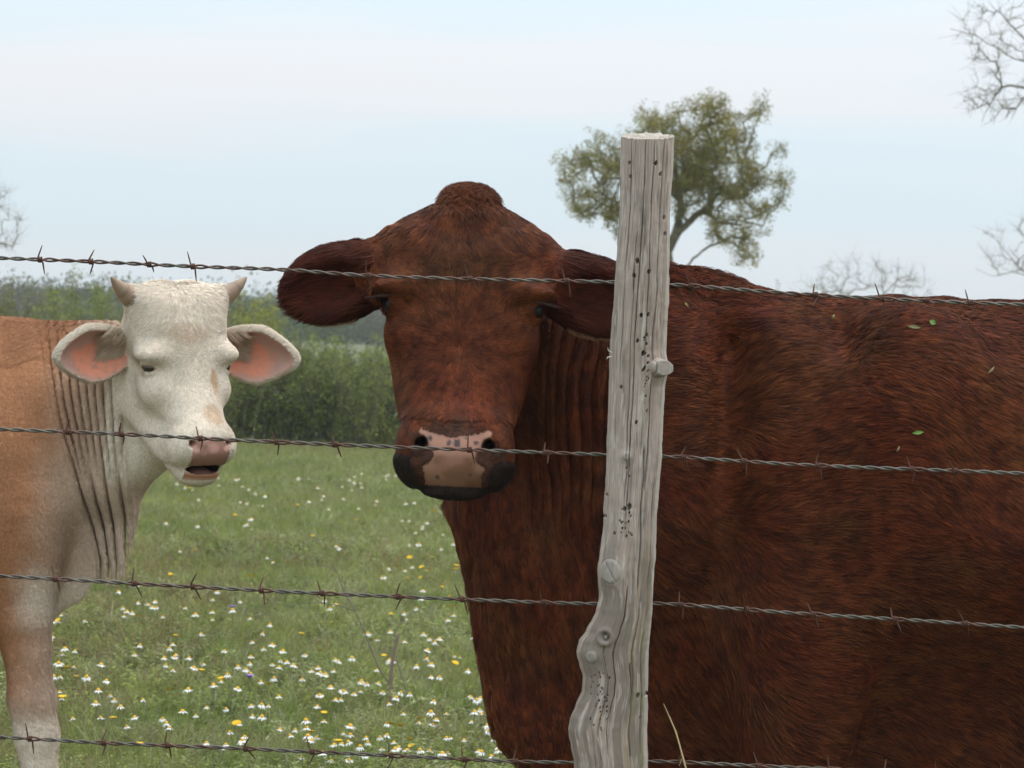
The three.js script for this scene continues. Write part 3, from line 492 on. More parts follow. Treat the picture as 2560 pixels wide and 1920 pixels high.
// ---------- the pale young one on the left ----------
{
  const D = 6.45, { g, off, X, Y } = beast('pale_calf', D, -280);
  tag(g, 'tan calf with white horned face and open mouth, left of the red cow', 'calf');
  const sec = (px, top, bot, hz, n = 2.2, thin = 1, zc = 0) => [X(px), Y(bot), Y(top), zc - hz, zc + hz, n, thin];
  const torso = loft([
    sec(-1040, 1100, 1250, 0.02), sec(-960, 880, 1480, 0.16), sec(-750, 815, 1600, 0.25), sec(-400, 800, 1640, 0.27), sec(-150, 795, 1640, 0.24), sec(0, 797, 1620, 0.205, 2.2, 0.8), sec(60, 802, 1590, 0.185, 2.1, 0.6), sec(110, 806, 1545, 0.165, 2.1, 0.35, 0.01), sec(150, 808, 1525, 0.15, 2.1, 0.25, 0.02),
    sec(210, 806, 1490, 0.13, 2, 0.2, 0.04), sec(262, 806, 1436, 0.115, 2, 0.18, 0.06), sec(305, 815, 1402, 0.10, 2, 0.2, 0.09), sec(330, 880, 1375, 0.075, 2, 0.25, 0.10), sec(347, 1080, 1340, 0.035, 2, 0.4, 0.10), sec(356, 1270, 1310, 0.008, 2, 1, 0.10)]);
  // head: turned towards the right of the picture, nose a little down
  const HZ = 0.25, HX = X(462, HZ), HY = Y(915, HZ), R3 = new THREE.Matrix4().makeRotationFromEuler(new THREE.Euler(0.10, 0.56, 0.02, 'YXZ')), E = R3.clone().invert().elements, F = R3.elements;
  const headLocal = (x, y, z, q) => { x -= HX; y -= HY; z -= HZ; q[0] = E[0] * x + E[4] * y + E[8] * z; q[1] = E[1] * x + E[5] * y + E[9] * z; q[2] = E[2] * x + E[6] * y + E[10] * z; return q; };
  const toBody = (x, y, z) => new THREE.Vector3(F[0] * x + F[4] * y + F[8] * z + HX, F[1] * x + F[5] * y + F[9] * z + HY, F[2] * x + F[6] * y + F[10] * z + HZ);
  const K = (y, w, zb, zf, n) => [y, -w, w, zb, zf, n, 1];
  const skull = loft([
    K(-0.205, 0.03, 0.02, 0.10, 2), K(-0.197, 0.052, -0.02, 0.128, 2.4), K(-0.175, 0.064, -0.05, 0.146, 2.6), K(-0.145, 0.066, -0.06, 0.148, 2.5), K(-0.115, 0.064, -0.07, 0.132, 2.3), K(-0.08, 0.080, -0.15, 0.102, 2.1), K(-0.035, 0.091, -0.19, 0.074, 2.1),
    K(0.0, 0.096, -0.19, 0.062, 2.3), K(0.035, 0.103, -0.19, 0.054, 2.6), K(0.075, 0.098, -0.18, 0.042, 2.7), K(0.115, 0.088, -0.16, 0.026, 2.6), K(0.150, 0.084, -0.13, 0.002, 2.5), K(0.166, 0.072, -0.11, -0.03, 2.3), K(0.172, 0.04, -0.09, -0.05, 2)]);
  const ear = (ex, ey, ez, s) => {
    const tilt = 0.10, c = Math.cos(tilt), sn = Math.sin(tilt), yaw = s < 0 ? 0.05 : -0.62, cy = Math.cos(yaw), sy = Math.sin(yaw);
    let x = ex - 0.098, y = ey - 0.030, z = ez + 0.075; const x2 = x * cy - z * sy, z2 = x * sy + z * cy; const u = x2 * c - y * sn - (s < 0 ? 0.070 : 0.088), v = x2 * sn + y * c;
    const h = lerp(0.050, 0.066, clamp((u + 0.09) / 0.12)) * lerp(1, 0.72, clamp((u - 0.02) / 0.07)), bend = z2 - 0.25 * v * v / 0.06 + 0.02;
    const outer = ell(u, v, bend, s < 0 ? 0.094 : 0.106, h, 0.034), inner = ell(u - 0.004, v + 0.004, bend - 0.030, s < 0 ? 0.085 : 0.097, h * 0.88, 0.042);
    return [smax(outer, -inner, 0.006), inner, u, v];
  };
  const q = [0, 0, 0];
  const headField = (hx, hy, hz) => {
    const ax = Math.abs(hx), s = hx < 0 ? -1 : 1;
    let d = skull(hy, hx, hz);
    d = smin(d, cap(ax, hy, hz, 0.060, 0.118, -0.05, 0.106, 0.150, -0.05, 0.055, 0.020), 0.05);        // horn cores
    d = smin(d, ell(ax - 0.085, hy - 0.026, hz - 0.010, 0.032, 0.020, 0.040), 0.03);                  // brow
    d = smin(d, ell(ax - 0.074, hy + 0.05, hz - 0.004, 0.026, 0.03, 0.040), 0.04);
    d = smin(d, ell(ax - 0.086, hy + 0.001, hz - 0.010, 0.0195, 0.0195, 0.0195), 0.010);
    d = smax(d, -ell(ax - 0.102, hy + 0.003, hz - 0.024, 0.017, 0.0058, 0.018), 0.005);
    d = smin(d, ell(hx, hy + 0.138, hz - 0.100, 0.056, 0.024, 0.040), 0.025);
    d = smin(d, ell(ax - 0.045, hy + 0.165, hz - 0.090, 0.030, 0.036, 0.048), 0.018);
    d = smin(d, ell(hx, hy + 0.172, hz - 0.112, 0.044, 0.034, 0.038), 0.014);                         // nose pad
    d = smax(d, -cap(ax, hy, hz, 0.047, -0.140, 0.146, 0.040, -0.158, 0.150, 0.006, 0.010), 0.006);
    d = smax(d, -cap(ax, hy, hz, 0.043, -0.152, 0.150, 0.043, -0.146, 0.10, 0.009, 0.006), 0.004);
    // lower jaw, dropped open
    let j = cap(ax, hy, hz, 0.052, -0.070, -0.120, 0.026, -0.190, 0.030, 0.060, 0.030);
    j = smin(j, ell(hx, hy + 0.228, hz - 0.070, 0.044, 0.026, 0.046), 0.025);
    j = smin(j, cap(hx, hy, hz, 0, -0.09, -0.12, 0, -0.200, 0.03, 0.05, 0.035), 0.03);
    d = smin(d, j, 0.045);
    d = smax(d, -ell(hx, hy + 0.2105, hz - 0.092, 0.038, 0.0115, 0.062), 0.006);                       // open mouth
    d = smin(d, ell(hx, hy + 0.219, hz - 0.070, 0.024, 0.010, 0.042), 0.004);                         // tongue
    return smin(d, ear(ax, hy, hz, s)[0], 0.014);
  };
  const folds = (x, y) => {
    const px = x / D * FPX + 1280, py = 960 - y / D * FPX, k = Math.max(0.36, 1 - 0.00109 * (py - 810)), u = (px - 335) / k;
    const m = sst(-235, -195, u) * sst(20, -10, u) * sst(800, 830, py); if (m <= 0) return 0;
    const ph = u / 25 + 0.5 * (noise3(px * 0.02, py * 0.004, 3) - 0.5), w = Math.abs(Math.sin(ph * Math.PI)), f = Math.floor(ph);
    const low = sst(1080, 1260, py), w2 = Math.sin((u / 62 + 0.3 * noise3(px * 0.02, py * 0.006, 8)) * Math.PI);
    return m * ((0.0155 * Math.exp(-((w / 0.42) ** 2)) - 0.006) * (0.55 + 0.7 * noise3(f * 3.3, py * 0.006, 7)) * (1 - low) + low * (0.020 * Math.exp(-((w2 / 0.4) ** 2)) - 0.006) * lerp(1, 0.4, sst(1380, 1480, py)));
  };
  const LEGS = [[X(62), 0.10, [[-0.29, 0.115], [-0.52, 0.062], [-0.585, 0.050], [-0.70, 0.050], [-0.78, 0.046], [-0.90, 0.036], [-1.02, 0.034]]], [X(-150), -0.10, [[-0.3, 0.11], [-0.55, 0.055], [-0.71, 0.048], [-0.92, 0.036], [-1.02, 0.036]]], [X(-860), 0.12, [[-0.2, 0.16], [-0.5, 0.085], [-0.66, 0.05], [-0.9, 0.036], [-1.02, 0.038]]], [X(-800), -0.12, [[-0.2, 0.16], [-0.5, 0.085], [-0.66, 0.05], [-0.9, 0.036], [-1.02, 0.038]]]];
  const field = (x, y, z) => {
    let d = torso(x, y, z);
    if (d < 0.3) {
      d = smin(d, ell(x - X(-10, 0.1), y - Y(1220, 0.1), z - 0.10, 0.13, 0.24, 0.12), 0.08);
      d += 0.008 * (noise3(x * 9, y * 9, z * 9) - 0.5);
    }
    for (const [lx, lz, pts] of LEGS) {
      if (Math.abs(x - lx) > 0.3 || y > -0.05) continue;
      let l = 9;
      for (let k = 0; k < pts.length - 1; k++) l = smin(l, cap(x, y, z, lx + 0.011 * k, pts[k][0], lz, lx + 0.011 * (k + 1), pts[k + 1][0], lz, pts[k][1], pts[k + 1][1]), 0.02);
      l = smin(l, cap(x, y, z, lx + 0.011 * (pts.length - 1), -1.02, lz, lx + 0.011 * pts.length + 0.02, off.y + 0.03, lz, 0.036, 0.05), 0.02); l = smax(l, off.y - y, 0.004);
      d = smin(d, l, 0.05);
    }
    d = smin(d, cap(x, y, z, HX - 0.045, HY - 0.03, HZ - 0.13, X(170), Y(1010), 0.02, 0.095, 0.15), 0.05);
    d = smin(d, cap(x, y, z, HX - 0.03, HY - 0.12, HZ - 0.10, X(300), Y(1190), 0.09, 0.07, 0.06), 0.06);
    if (z > -0.05 && d < 0.1) d += folds(x, y);
    headLocal(x, y, z, q);
    if (Math.abs(q[0]) < 0.4 && q[1] > -0.4 && q[1] < 0.3 && q[2] > -0.4) d = smin(d, headField(q[0], q[1], q[2]), 0.022);
    return d;
  };
  const T = new Tris(), flo = [X(60), Y(1560), -0.12], fhi = [X(790, 0.3), Y(690, 0.3), 0.50];
  surfaceNets(field, flo, fhi, 0.0031, T);
  surfaceNets(field, [X(-1080), off.y - 0.03, -0.34], [X(420), Y(740), 0.40], 0.0095, T, (x, y, z) => x > flo[0] + 0.011 && x < fhi[0] && y > flo[1] + 0.011 && y < fhi[1] && z > flo[2] + 0.011 && z < fhi[2]);
  const CREAM = [0.80, 0.695, 0.57], TAN = [0.44, 0.205, 0.100];
  const noseAt = (h) => h[2] > 0.085 && h[1] < -0.139 && h[1] > -0.203 && Math.abs(h[0]) < 0.045;
  const lipAt = (h) => h[1] < -0.204 && h[1] > -0.245 && h[2] > 0.06 && Math.abs(h[0]) < 0.043;
  const coatColor = (x, y, z, hh) => {
    headLocal(x, y, z, q);
    const n = fbm(x * 9, y * 9, z * 9 + 2), n3 = fbm(x * 30, y * 30, z * 30);
    // dye of the coat: white head, tan trunk, paler under the neck and down the leg
    const head = sst(-0.19, -0.13, q[2] + 0.05 * (n - 0.5)) * sst(-0.32, -0.24, q[1]) * (Math.abs(q[0]) > 0.125 ? sst(0.02, 0.004, ear(Math.abs(q[0]), q[1], q[2], q[0] < 0 ? -1 : 1)[0]) : 1);
    const px = x / D * FPX + 1280, py = 960 - y / D * FPX, front = (px - 60) / 240 + (py - 1150) / 1500;
    let pale = Math.max(0.55 * sst(0.15, 0.85, front + 0.5 * (n - 0.5)), sst(1680, 1800, py + 130 * (n - 0.5)) * 0.9);
    pale = Math.max(pale, sst(1330, 1480, py) * sst(40, 140, px + 60 * (n3 - 0.5)) * sst(1620, 1500, py) * 0.8);
    pale = Math.max(pale, head);
    for (let c = 0; c < 3; c++) hh[c] = lerp(TAN[c] * (0.72 + 0.55 * n), CREAM[c], clamp(pale));
    if (head > 0.5) {
      const sp = (sx, sy, rx, ry, k) => { const e = ((q[0] - sx) / rx) ** 2 + ((q[1] - sy) / ry) ** 2, f = k * sst(1.6, 0.2, e + 1.3 * (n3 - 0.5)); hh[0] = lerp(hh[0], 0.56, f); hh[1] = lerp(hh[1], 0.36, f); hh[2] = lerp(hh[2], 0.20, f); };
      if (q[2] > 0) { sp(0.040, -0.026, 0.011, 0.026, 0.8); sp(0.018, -0.092, 0.022, 0.02, 0.6); sp(-0.01, 0.075, 0.05, 0.026, 0.38); }
    }
    return hh;
  };
  const skin = (x, y, z) => {
    const c = coatColor(x, y, z, [0, 0, 0]), h = q, s = h[0] < 0 ? -1 : 1, ax = Math.abs(h[0]);
    if (ax > 0.07 && h[1] > -0.1 && h[1] < 0.13) {
      const e = ear(ax, h[1], h[2], s);
      if (e[1] < 0.004 && e[0] < 0.03) { const pinkish = sst(0.95, 0.45, Math.hypot((e[2] + 0.01) / 0.085, (e[3] + 0.014) / 0.05) + 0.7 * (fbm(x * 40, y * 40, z * 40) - 0.5)); return [lerp(0.46, 0.70, pinkish), lerp(0.28, 0.27, pinkish), lerp(0.225, 0.165, pinkish)]; }
    }
    if (((h[0]) / 0.040) ** 2 + ((h[1] + 0.2105) / 0.0135) ** 2 < 1.0 && h[2] < 0.118 && h[2] > 0.0) { if (h[1] < -0.2085 && ax < 0.026) return [0.24, 0.12, 0.085]; return [0.05, 0.028, 0.024]; }
    if (lipAt(h)) { const k = sst(0.02, 0.0, Math.abs(h[1] + 0.226)) ; return [lerp(c[0], 0.33, k), lerp(c[1], 0.14, k), lerp(c[2], 0.065, k)]; }
    if (noseAt(h)) { const n = fbm(h[0] * 50, h[1] * 50, 4), k = sst(0.35, 0.7, n + 0.35 * sst(-0.165, -0.19, h[1])); return [lerp(0.56, 0.30, k), lerp(0.31, 0.155, k), lerp(0.25, 0.115, k)]; }
    if (y < off.y + 0.06) return [0.05, 0.04, 0.03];
    if (Math.hypot(ax - 0.092, (h[1] + 0.001) * 1.2, h[2] - 0.02) < 0.022) return [0.40, 0.25, 0.16];
    return c;
  };
  const P = T.p; for (let i = 0; i < T.n; i++) T.c.push(...skin(P[i * 3], P[i * 3 + 1], P[i * 3 + 2]));
  const geo = T.geo();
  mesh('body', geo.clone().translate(-off.x, -off.y, -off.z), new THREE.MeshPhysicalMaterial({ vertexColors: true, roughness: 0.6, specularIntensity: 0.5 }), g);
  const eyeMat = new THREE.MeshPhysicalMaterial({ color: new THREE.Color().setRGB(0.008, 0.005, 0.004), roughness: 0.1, clearcoat: 1 });
  const hornMat = std({ vertexColors: true, roughness: 0.5 });
  for (const s of [-1, 1]) {
    const e = mesh('eye', new THREE.SphereGeometry(0.0172, 28, 18), eyeMat, g); e.position.copy(toBody(s * 0.086, -0.001, 0.010)).sub(off);
    const H = new Tris(), pts = [], rad = [], cols = [];
    for (let k = 0; k <= 14; k++) { const t = k / 14; pts.push(toBody(s * (0.092 + 0.070 * t), 0.143 + 0.014 * t + 0.034 * t * t, -0.05 + 0.014 * t).sub(off)); rad.push(0.031 * Math.pow(1 - t, 0.72) * (1 + 0.05 * Math.sin(t * 34)) + 0.0012); const m = 0.75 + 0.5 * noise3(k * 0.9, s, 2); cols.push([0.26 * m, 0.175 * m, 0.115 * m]); }
    H.tube(pts, rad, 20, cols); mesh('horn', H.geo(), hornMat, g);
  }
  const hair = (x, y, z, n, d, h, R) => {
    coatColor(x, y, z, h.c); const hx = q[0], hy = q[1], hz = q[2], ax = Math.abs(hx), s = hx < 0 ? -1 : 1;
    const v = 0.80 + 0.38 * R(); h.c[0] *= v; h.c[1] *= v; h.c[2] *= v; h.len = 0.011; h.lift = 0.6; h.wid = 0.8;
    if (hz > -0.2 && hy > -0.27 && hy < 0.2) {
      const e = ax > 0.1 ? ear(ax, hy, hz, s) : null;
      if (e && e[0] < 0.006) {
        d.set(F[0] * s, F[1] * s - 0.1, F[2] * s);
        if (e[1] < 0.006) { if (e[2] < -0.02 && e[3] > -0.01) { h.len = 0.036; d.set(s * 0.9, -0.75, 0.2); h.c[0] = 0.52; h.c[1] = 0.40; h.c[2] = 0.29; h.lift = 0.8; if (R() < 0.5) h.len = 0; } else { h.len = R() < 0.03 ? 0.005 : 0; h.c[0] = 0.5; h.c[1] = 0.32; h.c[2] = 0.25; } return; }
        h.len = 0.012; h.lift = 1.1; h.c[0] = 0.74; h.c[1] = 0.64; h.c[2] = 0.52; return;
      }
      if (noseAt(q) || (lipAt(q) && hy > -0.236) || Math.hypot(ax - 0.097, (hy + 0.002) * 1.8, (hz - 0.022) * 0.8) < 0.018 || (hy < -0.2 && hy > -0.235 && hz > 0.02 && ax < 0.043)) { h.len = 0; return; }
      const lx = hx * 1.5, ly = hy - 0.02; let ux = lx, uy = ly; const top = sst(0.05, 0.10, hy); ux = lerp(ux, hx, top); uy = lerp(uy, -0.05, top);
      d.set(F[0] * ux + F[4] * uy, F[1] * ux + F[5] * uy, F[2] * ux + F[6] * uy).normalize(); d.x += 0.7 * (R() - 0.5); d.y += 0.5 * (R() - 0.5);
      const tp = sst(0.015, 0.10, hy + 0.03 * (R() - 0.5)); h.len = lerp(0.007, 0.017, tp); h.lift = lerp(0.5, 0.8, tp); return;
    }
    const nk = sst(X(60), X(140), x);
    d.set(lerp(-0.5, 0.1, nk) + 0.3 * (R() - 0.5), -1, 0); h.len = 0.010;
    if (n.y > 0.6) { h.len = 0.014; h.lift = 1.1; }
  };
  const tufts = [1, 2].map((s) => tuftGeometry(70 + s, 5, 0.40, 0.42, 0.065, 0.3));
  coat('coat', g, geo, tufts, new THREE.MeshPhysicalMaterial({ vertexColors: true, roughness: 0.6, specularIntensity: 0.25 }), { seed: 21, count: 135000, hair, density: (x, y, z, nx, ny, nz) => { if (y < Y(2060)) return 0; if (x < X(-80)) return nz > -0.3 || ny > 0.4 ? 0.32 : 0; const f = sst(-0.45, 0.05, nz); headLocal(x, y, z, q); return f * (q[2] > -0.2 && q[1] > -0.3 ? 2 : 1) + (ny > 0.4 ? 0.3 : 0); } });
  for (const c of g.children) if (c.isInstancedMesh) c.position.set(-off.x, -off.y, -off.z);
}
// ---------- the fence ----------
const FD = 5.0;
{ // weathered cedar post; outline (photo height, left edge, right edge), continued down to the ground
  const edge = [[330, 1553, 1686], [400, 1552, 1683], [513, 1551, 1675], [706, 1537, 1671], [898, 1526, 1662], [1118, 1517, 1653], [1313, 1510, 1639], [1390, 1503, 1638], [1430, 1498, 1634], [1486, 1498, 1631], [1530, 1490, 1629], [1578, 1466, 1625], [1602, 1449, 1623], [1631, 1443, 1621], [1660, 1451, 1620], [1689, 1459, 1620], [1727, 1456, 1620], [1761, 1441, 1619], [1795, 1426, 1619], [1824, 1421, 1618], [1862, 1428, 1618], [1901, 1436, 1618], [2050, 1440, 1612], [2300, 1424, 1604], [2640, 1404, 1594]];
  const look = (y) => { let k = 0; while (k < edge.length - 2 && edge[k + 1][0] < y) k++; const [y0, l0, r0] = edge[k], [y1, l1, r1] = edge[k + 1], t = clamp((y - y0) / (y1 - y0)), s = t * t * (3 - 2 * t) * 0.5 + t * 0.5; return [lerp(l0, l1, s), lerp(r0, r1, s)]; };
  const foot = at(1505, 2560, FD); foot.y = groundY(foot.x, foot.z);
  const g = group('fence_post', foot); tag(g, 'weathered grey cedar fence post with knots and cracks', 'post');
  const M = FD / FPX, T = new Tris(), NA = 300, rows = [];
  for (let y = 338; y < 1925; y += 1.9) rows.push(y); for (let y = 1930; y < 2720; y += 22) rows.push(y);
  const ang = []; for (let k = 0; k < NA; k++) { const t = k / NA; ang.push(t < 0.78 ? lerp(-1.75, 1.75, t / 0.78) : lerp(1.75, Math.PI * 2 - 1.75, (t - 0.78) / 0.22)); }
  // drying cracks: position across the front as a function of height
  const cracks = [[-0.64, 340, 940, 1.3, -0.02], [-0.12, 340, 1330, 1.4, -0.10], [0.22, 340, 900, 1.2, 0.0], [0.60, 340, 1240, 2.2, -0.16], [-0.34, 560, 1290, 1.0, 0.05], [0.36, 1110, 1480, 3.0, 0.06], [0.80, 1180, 1900, 2.8, 0.0], [0.02, 1420, 1900, 1.3, -0.1], [-0.30, 1600, 1920, 1.2, 0.05], [0.52, 1500, 1920, 1.6, 0.0], [0.46, 1650, 1760, 3.4, 0], [0.7, 345, 560, 0.8, 0.02]];
  const holes = [[1571, 411, 4], [1637, 413, 5], [1648, 440, 5], [1573, 446, 4], [1658, 547, 5.5], [1661, 587, 5], [1590, 655, 6], [1582, 692, 5], [1620, 682, 5.5], [1550, 968, 4.5], [1588, 1055, 4], [1600, 790, 4.5], [1618, 788, 4.5], [1591, 853, 4], [1605, 884, 6], [1614, 838, 3.5], [1571, 1264, 7], [1558, 1270, 5], [1516, 1237, 4], [1513, 1290, 3.5], [1534, 1331, 3.5], [1616, 1733, 6], [1593, 1734, 6], [1600, 1790, 4], [1563, 1168, 3], [1570, 1189, 2.4]];
  { const R = mulberry(77); for (let k = 0; k < 40; k++) holes.push([1474 + R() * 50, 1670 + R() * 150, 1.3 + R() * 1.3]); for (let k = 0; k < 16; k++) holes.push([1545 + R() * 32, 1270 + R() * 75, 1.6 + R() * 1.2]); for (let k = 0; k < 20; k++) holes.push([1604 + 14 * R(), 830 + R() * 200, 1.5 + R() * 2]); }
  // knots: [x, y, radius, height(+)/depth(-), kind]
  const knots = [[1640, 920, 19, 20, 'stub'], [1528, 1425, 24, 7, 'sawn'], [1567, 1139, 9, 7, 'knob'], [1511, 1588, 11, -9, 'eye'], [1479, 1637, 12, 4, 'knob']];
  let W = rows.length;
  for (let i = 0; i < W; i++) {
    const py = rows[i], [L, Rr] = look(py), cx = (L + Rr) / 2, hw = (Rr - L) / 2, hz = Math.min(hw, 66) * 0.98;
    for (let k = 0; k < NA; k++) {
      const a = ang[k], sx = Math.sin(a), cz = Math.cos(a); let px = cx + hw * sx, disp = 0; const front = cz > -0.2;
      let n = (fbm(sx * 3 + 10, py * 0.006, cz * 3, 3) - 0.5) * 7 + (noise3(sx * 26, py * 0.012, cz * 26) - 0.5) * 2.6 + (noise3(sx * 70, py * 0.02, cz * 70) - 0.5) * 2.2 + (noise3(sx * 140, py * 0.03, cz * 140) - 0.5) * 1.3 + (noise3(sx * 9, py * 0.05, cz * 9) - 0.5) * 1.4;
      if (i > 0) n += (noise3(py * 0.09, Math.floor(a * 3), 3) - 0.5) * 0.8;
      disp += n;
      const fib = noise3(sx * 60 + 3, py * 0.010, cz * 60), fib2 = noise3(sx * 150, py * 0.03, cz * 150 + 8), big = fbm(sx * 2.2 + 4, py * 0.005, cz * 2.2 + 1, 3);
      let c = [0.360, 0.292, 0.246], t = 0.48 + 0.50 * fib + 0.54 * fib2; c = c.map((v) => v * t);
      const lower = sst(1180, 1500, py);
      const mix = (m, r, gg, b) => { c[0] = lerp(c[0], r, m); c[1] = lerp(c[1], gg, m); c[2] = lerp(c[2], b, m); };
      mix(0.75 * sst(0.46, 0.66, big), 0.285, 0.222, 0.178); mix(0.6 * sst(0.60, 0.72, fbm(sx * 9 + 50, py * 0.010, cz * 9, 3)), 0.155, 0.13, 0.11); mix(lower * 0.6 * sst(0.5, 0.62, fbm(sx * 7 + 70, py * 0.009, cz * 7, 3)), 0.30, 0.215, 0.155); mix(0.5 * sst(0.62, 0.74, fbm(sx * 12 + 90, py * 0.02, cz * 12, 3)), 0.52, 0.47, 0.42);                                            // warmer, barer wood
      const flake = fbm(sx * 5 + 30, py * 0.007, cz * 5, 3) + 0.16 * (fib - 0.5);
      mix(lower * 0.85 * sst(0.50, 0.54, flake), 0.185, 0.148, 0.118);                                // grey flaked layer
      if (front) {
        mix(0.6 * sst(0.40, 0.6, noise3(sx * 30, py * 0.02, 9)) * sst(1300, 1480, py) * sst(0.20, 0.55, sx + 0.5 * (flake - 0.5)) * sst(1.0, 0.8, sx) * sst(0.3, 0.62, fbm(sx * 8, py * 0.012, 3, 3)), 0.185, 0.185, 0.085);   // algae
        mix(0.55 * sst(0.86, 0.95, sx), 0.50, 0.465, 0.42);                                            // split pale edge
        mix(0.75 * Math.exp(-(((px - 1603) / 9) ** 2) - (((py - 530) / 55) ** 2)) * sst(0.3, 0.6, fib + 0.2), 0.12, 0.105, 0.09); // dark scar
        mix(0.5 * Math.exp(-(((px - 1622) / 8) ** 2) - (((py - 690) / 40) ** 2)) * sst(0.35, 0.6, fib2), 0.16, 0.14, 0.12);
        for (const [u, y0, y1, w, sl] of cracks) {
          if (py < y0 || py > y1) continue; const m = (py - y0) / (y1 - y0), uu = u + sl * m + 0.05 * (noise3(py * 0.012, u * 9, 1) - 0.5) + 0.012 * (noise3(py * 0.07, u * 9, 2) - 0.5), dx = Math.abs(sx - uu) * hw, ww = w * 0.62 * (0.45 + 0.9 * noise3(py * 0.02, u * 7, 5)) * sst(0, 0.06, m) * sst(1, 0.9, m) + 0.1;
          if (dx < ww * 3) { const e = Math.exp(-((dx / ww) ** 2)); disp -= 11 * e * Math.min(1, ww); }
        }
        for (const [hx, hy, r] of holes) { const ddx = px - hx, ddy = (py - hy) * 0.72; if (Math.abs(ddy) > r * 2 || Math.abs(ddx) > r * 2) continue; disp -= 16 * Math.min(1, r / 4) * sst(0.85, 0.6, Math.hypot(ddx, ddy) / r); }
        for (const [hx, hy, r, hgt, kind] of knots) {
          const d = Math.hypot(px - hx, (py - hy) * (kind === 'sawn' ? 0.78 : 0.9)) / r; if (d > 3) continue;
          if (kind === 'eye') { disp += 5 * Math.exp(-(((d - 1.5) / 0.5) ** 2)) - 12 * sst(1.1, 0.7, d) + 9 * sst(0.55, 0.35, d); }
          else disp += hgt * (kind === 'stub' ? sst(1.15, 0.9, d) + 0.25 * sst(2.4, 1, d) : sst(1.4, 0.7, d) + 0.5 * sst(2.6, 1.1, d)) - (kind === 'sawn' ? 2.5 * Math.exp(-(((d - 1.02) / 0.1) ** 2)) + 4 * Math.exp(-((((px - hx) * 0.8 - (py - hy) * 0.35) / 1.6) ** 2)) * sst(1.0, 0.9, d) : 0);
          if (d < 1.05) mix(0.6, 0.33, 0.30, 0.265);
        }
      }
      const rr = 1 + 0; px += sx * disp; const dz = hz * cz + cz * disp;
      const top = i === 0 ? 0 : 0, yy = py + (i < 8 ? (1 - i / 8) * (13 * (cz + 0.2) + 5 * (noise3(sx * 6, 2, cz * 6) - 0.5) + 3 * (noise3(sx * 18, 4, cz * 18) - 0.5)) : 0);
      const w = at(1280, 960, 1); const p = CAMPOS.clone().addScaledVector(FWD, FD - dz * M).addScaledVector(RIGHT, (px - 1280) * M).addScaledVector(UPV, (960 - yy) * M).sub(foot);
      T.v(p.x, p.y, p.z, c);
    }
    if (i) for (let k = 0; k < NA; k++) { const a = (i - 1) * NA + k, b = (i - 1) * NA + (k + 1) % NA, c = i * NA + k, d = i * NA + (k + 1) % NA; T.f(a, c, b); T.f(b, c, d); }
  }
  mesh('trunk', T.geo(), std({ vertexColors: true, roughness: 0.92 }), g);
  // sawn end: concentric rings of rough end grain
  const E = new Tris(), RN = 14; let first = [];
  for (let k = 0; k < NA; k++) first.push(new THREE.Vector3(T.p[k * 3], T.p[k * 3 + 1], T.p[k * 3 + 2]));
  const ctr = first.reduce((s, p) => s.add(p), new THREE.Vector3()).multiplyScalar(1 / NA);
  for (let r = 0; r <= RN; r++) for (let k = 0; k < NA; k++) { const f = 1 - r / RN, p = ctr.clone().lerp(first[k], f), m = 0.6 + 0.6 * noise3(p.x * 400, p.z * 160, 4), rough = r === 0 ? 0 : 0.0028 * (noise3(p.x * 120, p.z * 120, 2) - 0.4) + 0.0012 * (noise3(p.x * 500, p.z * 500, 5) - 0.5); E.v(p.x, p.y + rough, p.z, [0.40 * m, 0.35 * m, 0.30 * m]); }
  for (let r = 1; r <= RN; r++) for (let k = 0; k < NA; k++) { const a = (r - 1) * NA + k, b = (r - 1) * NA + (k + 1) % NA, c = r * NA + k, d = r * NA + (k + 1) % NA; E.f(a, b, c); E.f(b, d, c); }
  mesh('cut_end', E.geo(), std({ vertexColors: true, roughness: 0.95 }), g);
  const S = new Tris(), sp = (px, py, dz) => at(px, py, FD - dz).sub(foot);
  S.tube([sp(1531, 882, 0.02), sp(1521, 876, 0.022), sp(1519, 868, 0.024)], [0.0012, 0.001, 0.0003], 4); S.tube([sp(1530, 892, 0.02), sp(1519, 893, 0.022), sp(1517, 898, 0.024)], [0.0012, 0.001, 0.0003], 4);
  mesh('splinter', S.geo(), std({ color: new THREE.Color().setRGB(0.6, 0.55, 0.48) }), g);
}
